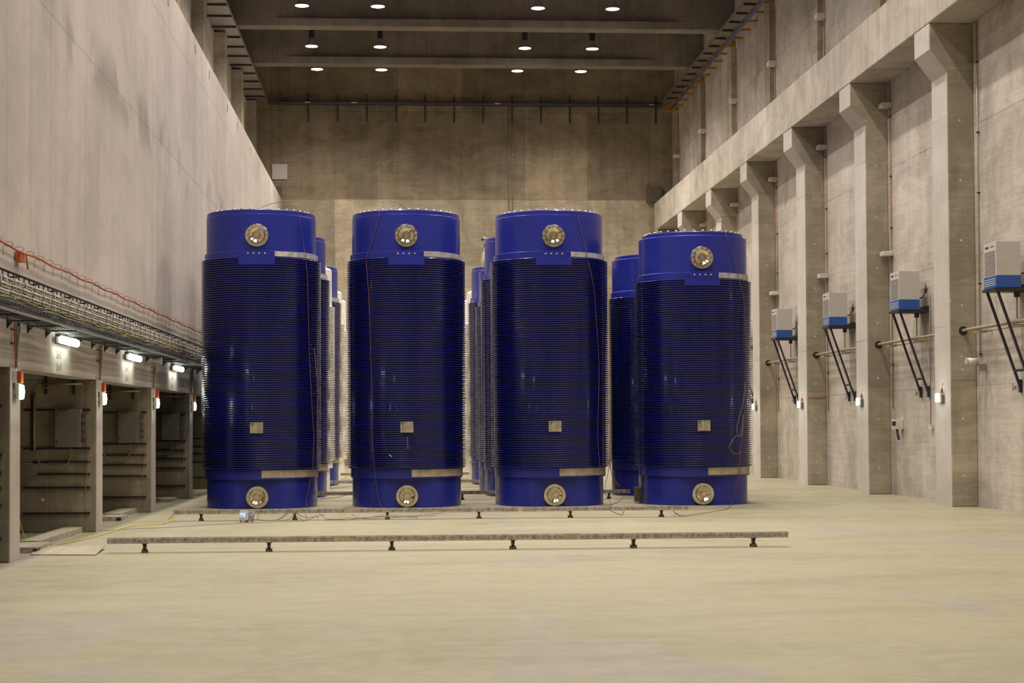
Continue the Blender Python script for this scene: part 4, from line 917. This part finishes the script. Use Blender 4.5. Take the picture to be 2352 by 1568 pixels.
# ------------------------------------------------------------------ right wall fittings
def make_ac():
    e = empty('air_dryer_unit', (0, 0, 0))
    # box: X -0.88..-0.42 from the wall plane, Y 0..0.62
    X0, X1, W_, Zb, Zs, Zt = -0.67, -0.215, 0.66, 4.115, 4.335, 4.955
    MB().box(X0, X1, 0, W_, Zs, Zt).build('casing', M['acwhite'], e, bevel=0.006)['label'] = 'white upper casing'
    MB().box(X0 - 0.002, X1 + 0.002, -0.002, W_ + 0.002, Zb, Zs).build('lower_casing', M['acblue'], e, bevel=0.006)['label'] = 'blue lower casing'
    g = MB()
    for i in range(13): g.box(X0 - 0.006, X0, 0.05, W_ - 0.05, 4.368 + i * 0.034, 4.375 + i * 0.034)
    g.build('louvres', M['black'], e)
    g = MB()
    for i in range(4): g.box(X0 - 0.008, X0 - 0.001, 0.05, W_ - 0.05, 4.165 + i * 0.036, 4.177 + i * 0.036)
    g.build('lower_louvres', M['white'], e)
    MB().box(X0 - 0.006, X0, W_ - 0.26, W_ - 0.10, 4.86, 4.89).build('badge', M['ink'], e); MB().box(X0 - 0.004, X0, 0.12, 0.30, 4.868, 4.882).build('small_badge', M['acblue'], e)
    p = MB().box(-0.70, -0.004, -0.02, W_ + 0.02, 4.065, 4.112).box(-0.70, -0.20, -0.03, 0.02, 4.04, 4.10).box(-0.06, -0.004, 0.0, W_, 4.065, 4.20).build('platform', M['black'], e)
    for y in (0.06, W_ - 0.06):
        MB().prism([(-0.655, 4.07), (-0.61, 4.07), (-0.005, 2.30), (-0.05, 2.30)], 'y', y - 0.025, y + 0.025).build('strut', M['strut'], e)
        MB().box(-0.055, -0.003, y - 0.035, y + 0.035, 2.22, 2.46).build('foot_plate', M['strut'], e)
    MB().box(-0.155, -0.115, 0.06, W_ - 0.06, 2.60, 2.645).build('cross_bar', M['strut'], e)
    MB().box(-0.28, -0.20, 0.1, 0.2, 3.95, 4.06).build('drain_box', M['black'], e)
    MB().tube([(-0.24, 0.15, 3.95), (-0.24, 0.15, 3.56)], 0.012, 6).build('drain_hose', M['grey'], e)
    MB().tube(smooth_pts([(-0.22, 0.2, 4.45), (-0.16, 0.15, 4.38), (-0.07, 0.2, 4.42), (-0.03, 0.2, 4.55)], 4), 0.014, 6).build('supply_hose', M['leg'], e)
    MB().box(-0.03, -0.003, 0.12, 0.32, 4.56, 4.59).tube([(-0.02, 0.2, 4.5), (-0.02, 0.2, 4.7)], 0.012, 6).build('wall_valve', M['leg'], e)
    return e
ac0 = None
for i, y in enumerate((30.05, 36.08, 42.08, 48.08, 54.08)):
    if ac0 is None: ac0 = make_ac(); o = ac0
    else: o = copy_tree(ac0)
    o.location = (WALL_X, y, 0)
    tag(o, ['white and blue air unit on struts cut by the right edge of the photo', 'white and blue air unit on struts, second from the right edge', 'white and blue air unit on struts, third from the right edge', 'white and blue air unit on struts nearest the short cask, smallest in view', 'white and blue air unit hidden behind the short cask'][i], 'air unit', 'white and blue air units on the right wall')
    if i < 4:
        t = text_obj('Zone 1%d' % (9 - i), 'stencil_text', 0.17, M['stencil'], (WALL_X - 0.004, y + 0.92 - 0.15 * 0, 2.33), (PI / 2, 0, -PI / 2)); t.scale = (0.62, 1, 1)
        tag(t, 'stencilled zone number beside the strut foot of the %s' % ['nearest air unit', 'second air unit from the right edge', 'third air unit from the right edge', 'farthest visible air unit'][i], 'lettering', 'zone numbers on the right wall')

# horizontal ivory pipe threaded through the pillars
e = empty('wall_pipe', (0, 0, 0), 0, 'ivory pipe running along the right wall through black holes in the pillars', 'pipe')
MB().cyl((11.16, 18, 3.50), (11.16, 68, 3.50), 0.032, 12).build('main_pipe', M['pipe'], e)
MB().cyl((11.22, 18, 3.42), (11.22, 68, 3.42), 0.010, 6).build('thin_line', M['yellow'], e)
for k in range(-1, 6):
    y = 33.1 + 6 * k
    MB().cyl((11.16, y - 0.004, 3.495), (11.16, y - 0.012, 3.495), 0.088, 24).build('hole_shade_disc', M['ink'], e)  # flat black disc paints in the dark inside of the hole
    for dy in (-0.9, -2.9):
        MB().box(11.10, 11.43, y + dy - 0.015, y + dy + 0.015, 3.43, 3.46).box(11.08, 11.24, y + dy - 0.3, y + dy + 0.02, 3.40, 3.43).build('pipe_bracket', M['pipe'], e)
# vertical orange-brown conduits in the corners, white junction boxes
for k in range(0, 6):
    y = 38.8 + 6 * (k) - 6
    nm = ORD[k]
    m = M['galv'] if k == 0 else M['copper']
    o = MB().tube([(11.40, y, 2.0 if k else 2.95), (11.40, y, 9.62)], 0.012, 8).build('corner_conduit', m)
    tag(o, ('thin grey conduit in the corner before the first pillar from the right edge' if k == 0 else 'thin orange-brown conduit in the corner before the %s pillar from the right edge' % nm), 'conduit', 'vertical conduits along the right wall')
    for z in (3.0, 4.4, 6.2, 7.4, 8.8): MB().box(11.375, 11.43, y - 0.04, y + 0.02, z, z + 0.02).build('clip', M['black'], o)
    if k >= 1:
        for z, w_ in ((9.07, 'upper'), (5.60, 'lower')):
            b = MB().box(-0.24, 0, -0.09, 0.20, -0.05, 0.06).build('fixture_body', M['white'], bevel=0.008); b.name = 'wall_fixture'; b.location = (WALL_X - 0.002, y + 0.02, z)
            tag(b, 'small white wall fixture, %s one before the %s pillar from the right edge' % (w_, nm), 'fixture', 'small white fixtures on the right wall')
    if k >= 1:
        y3 = y + 6.02
        b = MB().box(-0.24, 0, -0.10, 0.22, -0.05, 0.09).build('wall_fixture', M['white'], bevel=0.008); b.location = (WALL_X - 0.002, y3 + 0.02, 12.6)
        tag(b, 'small white fixture on the upper right wall above the ledge, %s from the right' % ORD[k - 1], 'fixture', 'small white fixtures on the upper right wall')
        o = MB().tube([(11.40, y3, 10.82), (11.40, y3, 14.4)], 0.014, 6).build('corner_conduit', M['copper']); tag(o, 'thin orange-brown conduit on the upper right wall, %s from the right' % ORD[k - 1], 'conduit', 'vertical conduits on the upper right wall')
# escape lamps on the right pillars
for k in range(0, 5):
    y = 33.62 + 6 * k; nm = ORD[k]
    e = empty('escape_lamp', (PIL_X, y, 2.17), 0, 'glowing white escape lamp on the %s pillar from the right edge' % nm, 'lamp', 'escape lamps on the right pillars')
    MB().box(-0.06, 0, -0.13, 0.09, -0.10, 0.06).build('housing', M['cabinet'], e, bevel=0.006)
    MB().box(-0.10, -0.06, -0.13, 0.13, -0.095, 0.095).build('frame', M['white'], e, bevel=0.01)
    MB().box(-0.125, -0.10, -0.12, 0.12, -0.088, 0.088).build('diffuser', M['white_glow'], e, bevel=0.012)
    MB().box(-0.03, 0, -0.03, 0.02, 0.10, 0.18).build('red_box', M['red'], e)
    MB().tube(smooth_pts([(-0.012, 0, 0.18), (-0.012, 0.01, 0.24), (-0.012, -0.03, 0.28), (-0.012, -0.12, 0.28)], 4), 0.005, 6).build('supply_wire', M['copper'], e)
    ld = bpy.data.lights.get('escape'); l = link(bpy.data.objects.new('escape_light', ld)); l.location = (PIL_X - 0.22, y, 2.17)
# camera and boxes low on the right wall
e = empty('wall_camera', (11.20, 32.55, 2.87), 0, 'beige cylindrical camera on the wall before the nearest full pillar at right', 'camera')
MB().cyl((-0.16, -0.02, 0), (0.06, 0, 0.0), 0.062, 16).build('body', M['white'], e); MB().cyl((-0.185, -0.022, -0.0), (-0.16, -0.02, 0), 0.068, 16).build('hood', M['band'], e)
MB().box(0.04, 0.23, -0.03, 0.03, -0.09, -0.06).box(0.10, 0.23, -0.05, 0.02, -0.20, -0.09).build('wall_arm', M['galv'], e)
e = empty('switch_box', (11.40, 38.15, 1.62), 0, 'white switch box low on the wall before the second pillar from the right edge', 'box')
MB().box(-0.20, 0.028, -0.08, 0.08, -0.10, 0.12).build('body', M['white'], e, bevel=0.008); MB().box(-0.22, -0.16, -0.085, 0.0, -0.02, 0.08).build('cover', M['dark_steel'], e)
MB().tube([(-0.10, 0, -0.10), (-0.09, 0, -0.22), (-0.06, 0, -0.34)], 0.03, 8).build('plug', M['bundle_dark'], e)
e = empty('socket_box', (11.41, 35.95, 1.58), 0, 'tiny pale socket box with a thin conduit above it between two air units', 'box')
MB().box(-0.06, 0, -0.06, 0.06, -0.05, 0.05).build('body', M['white'], e); MB().tube([(-0.02, 0, 0.05), (-0.02, 0, 2.9)], 0.010, 6).build('conduit', M['grey'], e)
o = MB().tube([(10.93, 45.07, 2.37), (11.40, 45.07, 2.37)], 0.012, 6).build('short_conduit', M['copper']); tag(o, 'short orange-brown conduit running across the third pillar from the right edge', 'conduit')
